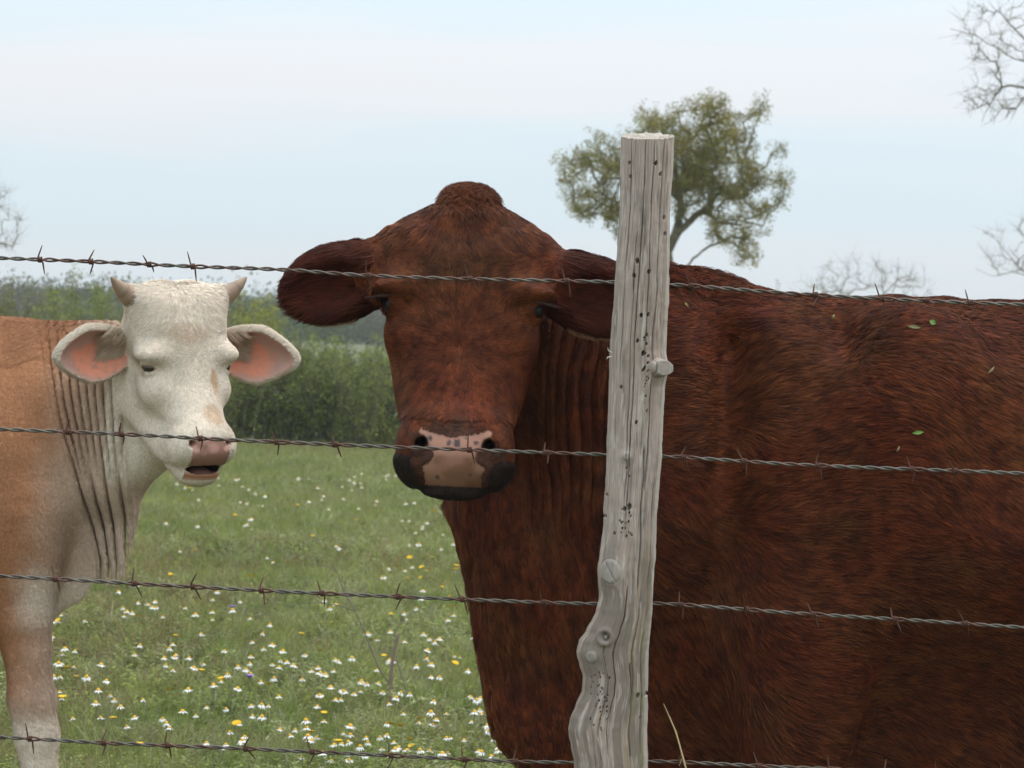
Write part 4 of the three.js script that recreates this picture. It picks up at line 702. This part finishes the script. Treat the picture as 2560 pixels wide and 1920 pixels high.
{ // four strands of twisted, barbed wire stapled to the far side of the post
  const WD = FD + 0.056, galv = std({ vertexColors: true, roughness: 0.5, metalness: 0.2 }), rust = std({ vertexColors: true, roughness: 0.85, metalness: 0.1 });
  const wires = [
    ['topmost strand of barbed wire, crossing the ears of the red cow', [[-2600, 522], [-700, 612], [0, 645], [230, 654], [480, 666], [700, 674], [960, 691], [1540, 706], [1700, 713], [1900, 728], [2150, 744], [2400, 756], [2560, 762], [3300, 800], [5000, 880]], [-180, -60, 105, 228, 376, 488, 925, 1176, 1420, 1733, 2045, 2210, 2320, 2432, 2650]],
    ['second strand of barbed wire from the top, crossing both muzzles', [[-2600, 955], [-700, 1042], [0, 1073], [300, 1085], [600, 1101], [1000, 1118], [1520, 1137], [1660, 1141], [2000, 1162], [2560, 1184], [3300, 1220], [5000, 1300]], [-100, 172, 308, 507, 693, 843, 1180, 1370, 1709, 1865, 2050, 2285, 2390, 2650]],
    ['third strand of barbed wire from the top, crossing the chest of the red cow', [[-2600, 1322], [-700, 1408], [0, 1440], [340, 1459], [650, 1476], [1000, 1492], [1500, 1510], [1640, 1509], [2000, 1534], [2300, 1552], [2560, 1569], [3300, 1612], [5000, 1690]], [-120, 145, 337, 484, 654, 810, 997, 1158, 1365, 1708, 1873, 2035, 2242, 2420, 2680]],
    ['lowest visible strand of barbed wire, near the bottom edge of the picture', [[-2600, 1725], [-700, 1812], [0, 1843], [260, 1857], [620, 1872], [980, 1889], [1300, 1904], [1440, 1906], [1620, 1903], [1900, 1915], [2560, 1945], [3300, 1985], [5000, 2062]], [-150, 80, 262, 420, 620, 785, 980, 1165, 1290, 1704, 1900, 2080]]];
  const R = mulberry(99);
  for (const [label, pts, barbs] of wires) {
    for (let b = Math.min(...barbs) - 140; b > -2500; b -= 120 + 60 * R()) barbs.push(b); for (let b = Math.max(...barbs) + 140; b < 4900; b += 120 + 60 * R()) barbs.push(b);
    const mid = at(1400, pts[7][1], WD), g = group('barbed_wire', mid); tag(g, label, 'barbed wire', 'strands of the barbed wire fence');
    const curve = new THREE.CatmullRomCurve3(pts.map(([x, y]) => at(x, y, WD).sub(mid)), false, 'centripetal'), len = curve.getLength(), N = Math.round(len / 0.0045), line = curve.getSpacedPoints(N);
    const px0 = pts[0][0], px1 = pts[pts.length - 1][0], phase = R() * 6;
    // twist angle, with the strands opened a little where a barb sits
    const near = (px) => { let b = 1e9; for (const q of barbs) b = Math.min(b, Math.abs(px - q - 6)); return b; };
    for (let st = 0; st < 2; st++) {
      const T = new Tris(), P = [], rad = [], cols = [];
      for (let k = 0; k <= N; k++) {
        const px = px0 + (px1 - px0) * k / N, a = k * len / N / 0.058 * Math.PI * 2 + phase + st * Math.PI + 0.7 * Math.sin(k * 0.011 + phase), nb = near(px), o = 0.0019 + 0.0008 * sst(26, 8, nb) + 0.0003 * noise3(k * 0.05, st, phase);
        const p = line[k].clone(); p.addScaledVector(UPV, Math.cos(a) * o); p.addScaledVector(FWD, -Math.sin(a) * o); P.push(p); rad.push(0.0019);
        const rr = clamp(sst(40, 12, nb) * 0.9 + sst(0.55, 0.75, noise3(px * 0.012, st * 3 + phase, 7))), v = 0.8 + 0.4 * noise3(px * 0.3, st, 3);
        cols.push([lerp(0.100, 0.085, rr) * v, lerp(0.085, 0.034, rr) * v, lerp(0.068, 0.020, rr) * v]);
      }
      T.tube(P, rad, 7, cols); mesh('strand', T.geo(), galv, g);
    }
    for (const b of barbs) {
      const k = clamp((b - px0) / (px1 - px0)) * N | 0, c = line[k], T = new Tris(), P = [], cols = [], rad = [], turn = R() * 6.28, ends = 0.019 + 0.006 * R(), tilt = (R() - 0.5) * 1.1, tilt2 = (R() - 0.5) * 1.1, dirv = (aa, sl) => UPV.clone().multiplyScalar(Math.cos(aa)).addScaledVector(FWD, -Math.sin(aa)).addScaledVector(RIGHT, sl).normalize();
      const a0 = (R() < 0.62 ? (R() - 0.5) * 0.9 : (R() - 0.5) * 3), wrap = 0.0044, q = (aa, s) => c.clone().addScaledVector(RIGHT, s).add(dirv(aa, 0).multiplyScalar(wrap));
      const n = 30, turns = 2, aEnd = a0 + Math.PI * 2 * turns + Math.PI;
      P.push(q(a0 - 0.4, -0.004).add(dirv(a0, -tilt).multiplyScalar(ends)), q(a0 - 0.3, -0.004).add(dirv(a0, -tilt).multiplyScalar(ends * 0.5))); rad.push(0.0007, 0.0014);
      for (let s = 0; s <= n; s++) { P.push(q(lerp(a0, aEnd, s / n), lerp(-0.004, 0.004, s / n))); rad.push(0.0015); }
      P.push(q(aEnd + 0.3, 0.004).add(dirv(aEnd, tilt2).multiplyScalar(ends * 0.5)), q(aEnd + 0.4, 0.004).add(dirv(aEnd, tilt2).multiplyScalar(ends))); rad.push(0.0014, 0.0007);
      for (let s = 0; s < P.length; s++) { const v = 0.8 + 0.4 * R(); cols.push([0.085 * v, 0.034 * v, 0.020 * v]); }
      T.tube(P, rad, 6, cols); mesh('barb', T.geo(), rust, g);
    }
  }
}
{ // dry stalk in front of the fence
  const p = (px, py, d = 4.93) => at(px, py, d), base = p(1850, 2620); base.y = groundY(base.x, base.z);
  const g = group('dry_grass_stalk', base); tag(g, 'thin straw-coloured dry grass stalk beside the post foot', 'grass stalk');
  const T = new Tris(), seg = (a, r) => T.tube(a.map((v) => v.sub(base)), r, 5);
  seg([base.clone(), p(1790, 2250), p(1716, 1925), p(1690, 1830), p(1659, 1759)], [0.0022, 0.002, 0.0017, 0.0014, 0.0005]);
  mesh('stem', T.geo(), std({ color: new THREE.Color().setRGB(0.46, 0.36, 0.18) }), g);
  const U = new Tris(); U.tube([p(1702, 1872).sub(base), p(1687, 1825).sub(base), p(1675, 1791).sub(base)], [0.0012, 0.0011, 0.0003], 5); U.tube([p(1713, 1912).sub(base), p(1706, 1893).sub(base), p(1698, 1915).sub(base)], [0.001, 0.0009, 0.0004], 4);
  mesh('leaf', U.geo(), std({ color: new THREE.Color().setRGB(0.42, 0.30, 0.14) }), g);
}
{ // bits of plants caught in the red coat
  const bit = (name, label, cat, px, py, len, wid, ang, col) => {
    const c = bullHit(px, py), T = new Tris(), ux = RIGHT.clone().multiplyScalar(Math.cos(ang)).addScaledVector(UPV, Math.sin(ang)), uy = UPV.clone().multiplyScalar(Math.cos(ang)).addScaledVector(RIGHT, -Math.sin(ang)), N = 7, idx = [];
    for (let k = 0; k <= N; k++) { const t = k / N, w = wid * Math.sin(Math.PI * Math.min(0.97, t + 0.03)) + 0.0004, o = ux.clone().multiplyScalar((t - 0.5) * len).addScaledVector(FWD, -0.006 - 0.004 * Math.sin(t * 3)); for (const [s, z] of [[-1, 0], [0, 0.0016], [1, 0]]) { const p = o.clone().addScaledVector(uy, s * w).addScaledVector(FWD, z); T.v(p.x, p.y, p.z); } }
    for (let k = 0; k < N; k++) for (let s = 0; s < 2; s++) { const a = k * 3 + s; T.f(a, a + 3, a + 1); T.f(a + 1, a + 3, a + 4); }
    const m = mesh(name, T.geo(), new THREE.MeshPhysicalMaterial({ color: new THREE.Color().setRGB(...col), roughness: 0.7, side: THREE.DoubleSide }), scene); m.position.copy(c); tag(m, label, cat);
  };
  bit('leaf', 'oval green leaf lying high on the back of the red cow', 'leaf', 2331, 806, 0.013, 0.0045, -0.5, [0.17, 0.30, 0.07]);
  bit('leaf', 'narrow bright green leaf on the shoulder of the red cow', 'leaf', 2294, 1081, 0.020, 0.0032, 0.1, [0.16, 0.30, 0.05]);
  bit('chaff', 'pale straw chaff high on the red cow, left of the oval leaf', 'chaff', 2285, 817, 0.026, 0.003, -0.15, [0.24, 0.22, 0.10]);
  bit('chaff', 'slanting pale chaff on the red cow near the right picture edge', 'chaff', 2476, 925, 0.018, 0.0017, 0.8, [0.30, 0.26, 0.12]);
  bit('chaff', 'tiny yellow chaff on the red cow just right of the post', 'chaff', 1717, 762, 0.012, 0.002, -0.9, [0.28, 0.20, 0.07]);
  bit('chaff', 'tiny straw chaff below the topmost wire on the red cow', 'chaff', 2082, 792, 0.010, 0.0022, 1.2, [0.25, 0.22, 0.09]);
  bit('chaff', 'small straw chip low on the shoulder of the red cow, above the second wire', 'chaff', 2244, 1122, 0.011, 0.0012, 1.1, [0.32, 0.25, 0.15]);
}
// ---------- brush and trees ----------
const sprig = (seed, n, L, w, spread) => { // a small spray of leaves, unit size
  const R = mulberry(seed), T = new Tris();
  for (let k = 0; k < n; k++) { const th = R() * 6.28, ph = Math.acos(1 - 1.7 * R()), dx = Math.sin(ph) * Math.cos(th), dy = Math.cos(ph), dz = Math.sin(ph) * Math.sin(th), ox = (R() - 0.5) * spread, oy = (R() - 0.5) * spread, oz = (R() - 0.5) * spread, l = L * (0.7 + 0.6 * R()), q = R() * 6.28, tone = 0.7 + 0.6 * R(), c = [tone, tone, tone]; let sx = -Math.sin(th) * Math.cos(q), sy = Math.sin(q), sz = Math.cos(th) * Math.cos(q); const a = T.v(ox, oy, oz, c), b = T.v(ox + dx * l * 0.5 + sx * w, oy + dy * l * 0.5 + sy * w, oz + dz * l * 0.5 + sz * w, c), e = T.v(ox + dx * l, oy + dy * l, oz + dz * l, c), d = T.v(ox + dx * l * 0.5 - sx * w, oy + dy * l * 0.5 - sy * w, oz + dz * l * 0.5 - sz * w, c); T.f(a, b, e); T.f(a, e, d); }
  return T.geo();
};
const SPR = [sprig(1, 9, 0.5, 0.10, 1.0), sprig(2, 9, 0.45, 0.12, 1.0)], barkMat = std({ vertexColors: true, roughness: 0.95 }), foliageMat = leafMat({ roughness: 0.8 });
// a shrub: wands from one foot, set with small leaves
function shrub(name, label, px, d, opt, groupName) {
  const foot = at(px, 900, d); foot.y = groundY(foot.x, foot.z);
  const g = group(name, foot); tag(g, label, 'shrub', groupName);
  const R = mulberry(opt.seed), T = new Tris(), leaves = [[], []], { w, h, dep, stems, leaf, col, dens } = opt;
  for (let s = 0; s < stems; s++) {
    const a = R() * 6.28, rr = Math.sqrt(R()), tx = Math.cos(a) * rr * w * 0.5, tz = Math.sin(a) * rr * dep * 0.5, hh = h * (0.45 + 0.55 * R()) * (1 - 0.25 * rr * rr) * (R() < (opt.tall ?? 0) ? 1.3 : 1), P = [], rad = [], n = 6, bend = (R() - 0.5) * 0.25 * w * 0.3;
    for (let k = 0; k <= n; k++) { const t = k / n; P.push(new THREE.Vector3(tx * (0.55 + 0.45 * t) + bend * t * t + (R() - 0.5) * 0.03, hh * t, tz * (0.55 + 0.45 * t) + (R() - 0.5) * 0.03)); rad.push(lerp(0.010, 0.0025, t) * (opt.thick ?? 1)); }
    T.tube(P, rad, 4, opt.bark ?? [0.16, 0.14, 0.10]);
    const m = Math.round(dens * hh);
    for (let k = 0; k < m; k++) {
      const t = (opt.bare ?? 0.08) + (1 - (opt.bare ?? 0.08)) * Math.pow(R(), 0.9), i = Math.min(n - 1, Math.floor(t * n)), p = P[i].clone().lerp(P[i + 1], t * n - i), o = 0.10 * (1.15 - t) + 0.02; p.x += (R() - 0.5) * 2 * o; p.y += (R() - 0.5) * o; p.z += (R() - 0.5) * 2 * o; if (p.y < 0.02) p.y = 0.02;
      const v = 0.65 + 0.6 * R(), c = R() < (opt.grey ?? 0.12) ? [0.16 * v, 0.15 * v, 0.11 * v] : [col[0] * v, col[1] * v, col[2] * v * (0.8 + 0.4 * R())], sc = leaf * (0.7 + 0.6 * R());
      leaves[k % 2].push({ m: placed(p, sc, R() * 6.28, R() * 3.14, undefined, R() * 6.28), c });
    }
  }
  mesh('stems', T.geo(), barkMat, g);
  leaves.forEach((l, i) => l.length && instanced('foliage', SPR[i], foliageMat, l, g));
  return g;
}
const G1 = [0.265, 0.300, 0.090], G2 = [0.37, 0.38, 0.07], G3 = [0.265, 0.270, 0.125], G4 = [0.245, 0.285, 0.085];
const BR = 'shrubs of the brush behind the pasture';
shrub('brush_shrub', 'dense green shrub left of the red cow, beside its cheek', 905, 27.0, { seed: 3, w: 1.7, h: 1.24, dep: 1.4, stems: 130, dens: 42, leaf: 0.062, col: G1 }, BR);
shrub('brush_shrub', 'dense green shrub between the two heads, below the right calf ear', 745, 27.2, { seed: 4, w: 1.8, h: 1.16, dep: 1.4, stems: 130, dens: 42, leaf: 0.062, col: G4 }, BR);
shrub('brush_shrub', 'dense green shrub directly behind the calf muzzle', 590, 27.0, { seed: 5, w: 1.5, h: 1.22, dep: 1.3, stems: 110, dens: 42, leaf: 0.060, col: G1 }, BR);
shrub('brush_shrub', 'bright yellow-green shrub beside the right calf horn', 610, 30.5, { seed: 6, w: 0.9, h: 1.52, dep: 0.9, stems: 70, dens: 44, leaf: 0.065, col: G2 }, BR);
shrub('brush_shrub', 'grey-green shrub directly behind the calf forehead, between its horns', 430, 27.5, { seed: 7, w: 1.8, h: 1.45, dep: 1.4, stems: 110, dens: 34, leaf: 0.062, col: G3, tall: 0.05 }, BR);
shrub('brush_shrub', 'leafy shrub above the calf neck, left of its horn', 240, 28, { seed: 8, w: 1.7, h: 1.58, dep: 1.4, stems: 110, dens: 38, leaf: 0.062, col: G1, tall: 0.05 }, BR);
shrub('brush_shrub', 'leafy shrub above the calf back at the left edge', 60, 29, { seed: 9, w: 1.6, h: 1.50, dep: 1.4, stems: 100, dens: 36, leaf: 0.062, col: G3 }, BR);
shrub('brush_shrub', 'shrub at the far left, cut by the picture edge', -130, 29, { seed: 10, w: 1.8, h: 1.5, dep: 1.4, stems: 100, dens: 36, leaf: 0.062, col: G1 }, BR);
shrub('sprig_shrub', 'slender shrub with leafy wands rising above the calf poll', 350, 26.5, { seed: 12, w: 1.1, h: 1.85, dep: 0.5, stems: 11, dens: 26, leaf: 0.05, col: G1, bare: 0.35, thick: 0.55 });
shrub('sprig_shrub', 'slender shrub with sparse wands above the calf shoulder', 130, 26.5, { seed: 13, w: 1.2, h: 1.76, dep: 0.5, stems: 10, dens: 26, leaf: 0.055, col: G4, bare: 0.35, thick: 0.55 });
shrub('sprig_shrub', 'thin greyish wands above the right calf horn', 520, 30, { seed: 14, w: 1.1, h: 1.95, dep: 0.5, stems: 12, dens: 14, leaf: 0.04, col: G3, bare: 0.4, thick: 0.5, grey: 0.6 });
shrub('sprig_shrub', 'upright yellow-green shoots right of the tree behind the post', 1905, 34, { seed: 15, w: 1.0, h: 2.15, dep: 0.6, stems: 16, dens: 10, leaf: 0.035, col: [0.22, 0.23, 0.08], bare: 0.5, thick: 0.7, bark: [0.22, 0.22, 0.11], grey: 0.1 });
// the woods far off
{
  const R = mulberry(500), lists = [[], []];
  for (let k = 0; k < 9000; k++) {
    const d = 110 + 380 * Math.pow(R(), 1.4), px = -500 + R() * 3600, p = at(px, 900, d), h = 0.75 + (2 + 36 * (fbm(p.x * 0.06, d * 0.03, 2, 3) - 0.25)) / FPX * d; p.y = Math.max(0.2, h * Math.pow(R(), 0.6));
    const v = 0.6 + 0.6 * R(), dry = fbm(p.x * 0.08 + 9, 1, p.z * 0.05) > 0.52; lists[k % 2].push({ m: placed(p, 0.9 + 1.1 * R(), R() * 6.28, R() * 3, undefined, R() * 6), c: dry ? [0.17 * v, 0.16 * v, 0.12 * v] : [0.115 * v, 0.145 * v, 0.06 * v] });
  }
  const dens = [sprig(31, 150, 0.07, 0.035, 1.2), sprig(32, 150, 0.07, 0.035, 1.2)];
  lists.forEach((l, i) => tag(instanced('distant_woodland', dens[i], foliageMat, l, scene), 'hazy grey-green brushland along the horizon', 'woodland'));
}
// a branching tree: limbs given, then twigs grown to points spread through the crown
function tree(name, label, base, limbs, points, opt) {
  const g = group(name, base); tag(g, label, 'tree', opt.group);
  const R = mulberry(opt.seed), nodes = [{ p: new THREE.Vector3(0, 0, 0), parent: -1, n: 0 }];
  const add = (p, parent) => { nodes.push({ p, parent, n: 0 }); return nodes.length - 1; };
  const wob = opt.wobble ?? 0.06;
  for (const L of limbs) { let prev = -1, bd = 1e9; nodes.forEach((n, i) => { const d = n.p.distanceTo(L[0]); if (d < bd) { bd = d; prev = i; } }); for (const q of L) { if (q.distanceTo(nodes[prev].p) < 1e-4) continue; const m = Math.max(1, Math.ceil(q.distanceTo(nodes[prev].p) / 0.12)), from = nodes[prev].p.clone(); for (let k = 1; k <= m; k++) { const p = from.clone().lerp(q, k / m); if (k < m) p.add(new THREE.Vector3(R() - 0.5, R() - 0.5, R() - 0.5).multiplyScalar(wob * 0.5)); prev = add(p, prev); } } }
  const core = nodes[0].p.clone().lerp(nodes[nodes.length - 1].p, 0.5);
  const ref = opt.ref ?? core;
  points.sort((a, b) => a.distanceTo(ref) - b.distanceTo(ref));
  const tips = [];
  for (const q of points) {
    let best = -1, bd = 1e9; for (let i = opt.skip ?? 1; i < nodes.length; i++) { const n = nodes[i].p, d = n.distanceTo(q) + 0.25 * Math.max(0, n.y - q.y) + 0.15 * n.distanceTo(ref); if (d < bd) { bd = d; best = i; } }
    const from = nodes[best].p.clone(), dist = from.distanceTo(q), m = Math.max(2, Math.ceil(dist / 0.13)); let prev = best;
    for (let k = 1; k <= m; k++) { const t = k / m, p = from.clone().lerp(q, t); p.y += (opt.arch ?? 0.0) * dist * Math.sin(t * Math.PI); if (k < m) p.add(new THREE.Vector3(R() - 0.5, R() - 0.5, R() - 0.5).multiplyScalar(wob)); prev = add(p, prev); }
    tips.push(prev);
  }
  for (const t of tips) { let i = t; while (i >= 0) { nodes[i].n++; i = nodes[i].parent; } }
  const radOf = (n) => (opt.twig ?? 0.004) * Math.pow(Math.max(1, n), opt.pipe ?? 0.42);
  const trunk = new Tris(), branch = new Tris();
  for (let i = 1; i < nodes.length; i++) { const n = nodes[i], q = nodes[n.parent], r1 = radOf(n.n), r0 = n.parent > 0 ? Math.min(radOf(q.n), r1 * 1.5) : r1 * 1.4, thick = r1 > (opt.thickAt ?? 0.03); const v = 0.8 + 0.4 * R(), c = opt.bark.map((x) => x * v); (thick ? trunk : branch).tube([q.p, n.p], [r0, n.n <= 1 && tips.includes(i) ? r1 * 0.4 : r1], thick ? 9 : 4, c, true); }
  if (trunk.n) mesh('trunk', trunk.geo(), barkMat, g);
  const br = mesh('branches', branch.geo(), barkMat, g);
  if (opt.twiglets) { const W = new Tris(); for (const t of tips) for (let k = 0; k < opt.twiglets; k++) { let i = t; const up = R() * 4 | 0; for (let s = 0; s < up && nodes[i].parent > 0; s++) i = nodes[i].parent; const n = nodes[i], q = nodes[n.parent], dir = n.p.clone().sub(q.p).normalize().add(new THREE.Vector3(R() - 0.5, R() - 0.45, R() - 0.5).multiplyScalar(1.7)).normalize(), L = opt.twigLen * (0.4 + R()), a = n.p.clone(), b = a.clone().addScaledVector(dir, L * 0.5).add(new THREE.Vector3(R() - 0.5, R() - 0.5, R() - 0.5).multiplyScalar(L * 0.15)), e = a.clone().addScaledVector(dir, L); W.tube([a, b, e], [opt.twig * 0.7, opt.twig * 0.5, opt.twig * 0.25], 3, opt.bark, false); } const m = mesh('twigs', W.geo(), barkMat, g); m.userData.kind = 'stuff'; }
  if (opt.leaves) {
    const lists = [[], []];
    for (const t of tips) { if (R() > (opt.leafShare ?? 1)) continue; const c = nodes[t].p, par = nodes[nodes[t].parent].p, tone = 0.75 + 0.5 * R(); for (let k = 0; k < opt.leaves; k++) { const p = par.clone().lerp(c, R() * 1.2).add(new THREE.Vector3(R() - 0.5, R() - 0.5, R() - 0.5).multiplyScalar(opt.clump)); const v = tone * (0.75 + 0.5 * R()), y = R() < 0.25 ? 1.25 : 1; lists[k % 2].push({ m: placed(p, opt.leaf * (0.7 + 0.6 * R()), R() * 6.28, R() * 3, undefined, R() * 6), c: [opt.col[0] * v * y, opt.col[1] * v, opt.col[2] * v] }); } }
    lists.forEach((l, i) => instanced('crown', SPR[i], foliageMat, l, g));
  }
  return g;
}
{ // the leafy tree behind the post
  const d = 36, foot = at(1690, 1062, d); foot.y = groundY(foot.x, foot.z); const P = (px, py, dz = 0) => at(px, py, d + dz).sub(foot), R = mulberry(610), pts = [];
  const limbs = [[P(1690, 1055), P(1686, 900), P(1676, 760), P(1672, 690)], [P(1672, 690), P(1668, 630), P(1690, 585), P(1722, 556, 0.2)], [P(1668, 640), P(1610, 560, -0.1), P(1570, 480, -0.2)], [P(1676, 760), P(1708, 670, 0.2), P(1755, 628, 0.4), P(1830, 590, 0.5)], [P(1690, 585), P(1700, 500, 0.1), P(1690, 400, 0.1)], [P(1722, 556, 0.2), P(1780, 500, 0.3), P(1830, 430, 0.4)]];
  const lobes = [[1480, 440, 75, 75], [1560, 360, 85, 55], [1640, 345, 70, 75], [1740, 330, 95, 70], [1840, 330, 60, 70], [1895, 260, 24, 30], [1800, 430, 110, 75], [1900, 470, 75, 60], [1600, 470, 110, 90], [1480, 520, 60, 35], [1850, 560, 85, 55], [1740, 460, 90, 70], [1700, 400, 110, 70], [1560, 560, 60, 40], [1960, 440, 24, 22], [1955, 380, 25, 14], [1880, 625, 40, 26], [1430, 400, 34, 20], [1780, 280, 60, 34]];
  for (const [x, y, rx, ry] of lobes) { const n = Math.round(rx * ry / 210); for (let k = 0; k < n; k++) { let u, v; do { u = R() * 2 - 1; v = R() * 2 - 1; } while (u * u + v * v > 1); pts.push(P(x + u * rx, y + v * ry, (R() - 0.5) * 1.7)); } }
  tree('olive_tree', 'rounded small-leaved tree standing behind the wooden post', foot, limbs, pts, { seed: 611, ref: P(1690, 600), bark: [0.15, 0.135, 0.075], twig: 0.0075, pipe: 0.38, leaves: 20, clump: 0.21, leaf: 0.066, col: [0.215, 0.205, 0.050], skip: 3, wobble: 0.07 });
}
const bare = (label, d, footPx, ref, ell, n, o) => {
  const foot = at(footPx, 1000, d); foot.y = groundY(foot.x, foot.z); const P = (px, py, dz = 0) => at(px, py, d + dz).sub(foot), R = mulberry(o.seed), pts = [];
  for (const [x, y, rx, ry] of ell) for (let k = 0; k < n; k++) { let u, v; do { u = R() * 2 - 1; v = R() * 2 - 1; } while (u * u + v * v > 1); pts.push(P(x + u * rx, y + v * ry, (R() - 0.5) * rx / FPX * d * 1.2)); }
  return tree('bare_tree', label, foot, [[new THREE.Vector3(0, 0.01, 0), P(ref[0], ref[1])], ...(o.limbs ?? []).map((l) => l.map(([x, y]) => P(x, y)))], pts, { ref: P(...ref), bark: [0.27, 0.25, 0.21], wobble: 0.05, skip: 3, ...o });
};
bare('bare twiggy tree reaching in at the top right corner', 22, 2800, [2790, 420], [[2470, 80, 95, 80], [2480, 240, 80, 70], [2620, 120, 130, 160]], 38, { seed: 71, twig: 0.0024, pipe: 0.38, arch: 0.12, twiglets: 5, twigLen: 0.13, leaves: 2, leafShare: 0.28, clump: 0.06, leaf: 0.028, col: [0.19, 0.19, 0.08], limbs: [[[2790, 420], [2680, 230], [2560, 153], [2536, 147], [2500, 122], [2440, 88], [2375, 72]], [[2780, 440], [2660, 260], [2560, 219], [2525, 213], [2505, 218], [2470, 235], [2410, 255]], [[2505, 218], [2475, 262], [2455, 305]], [[2660, 230], [2580, 110], [2520, 55], [2500, 30]]] });
bare('bare branching tree at the right edge above the wire', 42, 2600, [2575, 690], [[2520, 620, 80, 62], [2620, 600, 90, 90]], 40, { seed: 72, twig: 0.0030, pipe: 0.38, arch: 0.05, twiglets: 4, twigLen: 0.2, limbs: [[[2575, 690], [2540, 660], [2500, 610], [2455, 575]], [[2575, 690], [2530, 680], [2480, 690], [2440, 672]]] });
bare('wide bare bush above the back of the red cow', 48, 2150, [2150, 790], [[2090, 700, 60, 50], [2160, 680, 70, 48], [2230, 700, 60, 50], [2290, 715, 45, 40], [2030, 725, 40, 32]], 30, { seed: 73, twig: 0.0032, pipe: 0.36, arch: 0.0, twiglets: 4, twigLen: 0.22, leaves: 1, leafShare: 0.08, clump: 0.04, leaf: 0.05, col: [0.17, 0.17, 0.06], limbs: [[[2150, 790], [2245, 700], [2246, 642]]] });
bare('bare thin twigs at the left edge above the topmost wire', 30, -120, [-110, 720], [[10, 540, 50, 30], [20, 600, 40, 20], [-90, 560, 80, 80], [-10, 500, 30, 40]], 16, { seed: 74, twig: 0.0025, pipe: 0.38, arch: 0.05, twiglets: 4, twigLen: 0.16, leaves: 1, leafShare: 0.15, clump: 0.03, leaf: 0.03, col: [0.2, 0.2, 0.1] });
scene.fog = new THREE.FogExp2(0xdfe8ee, 0.0008);
renderer.render(scene, camera);
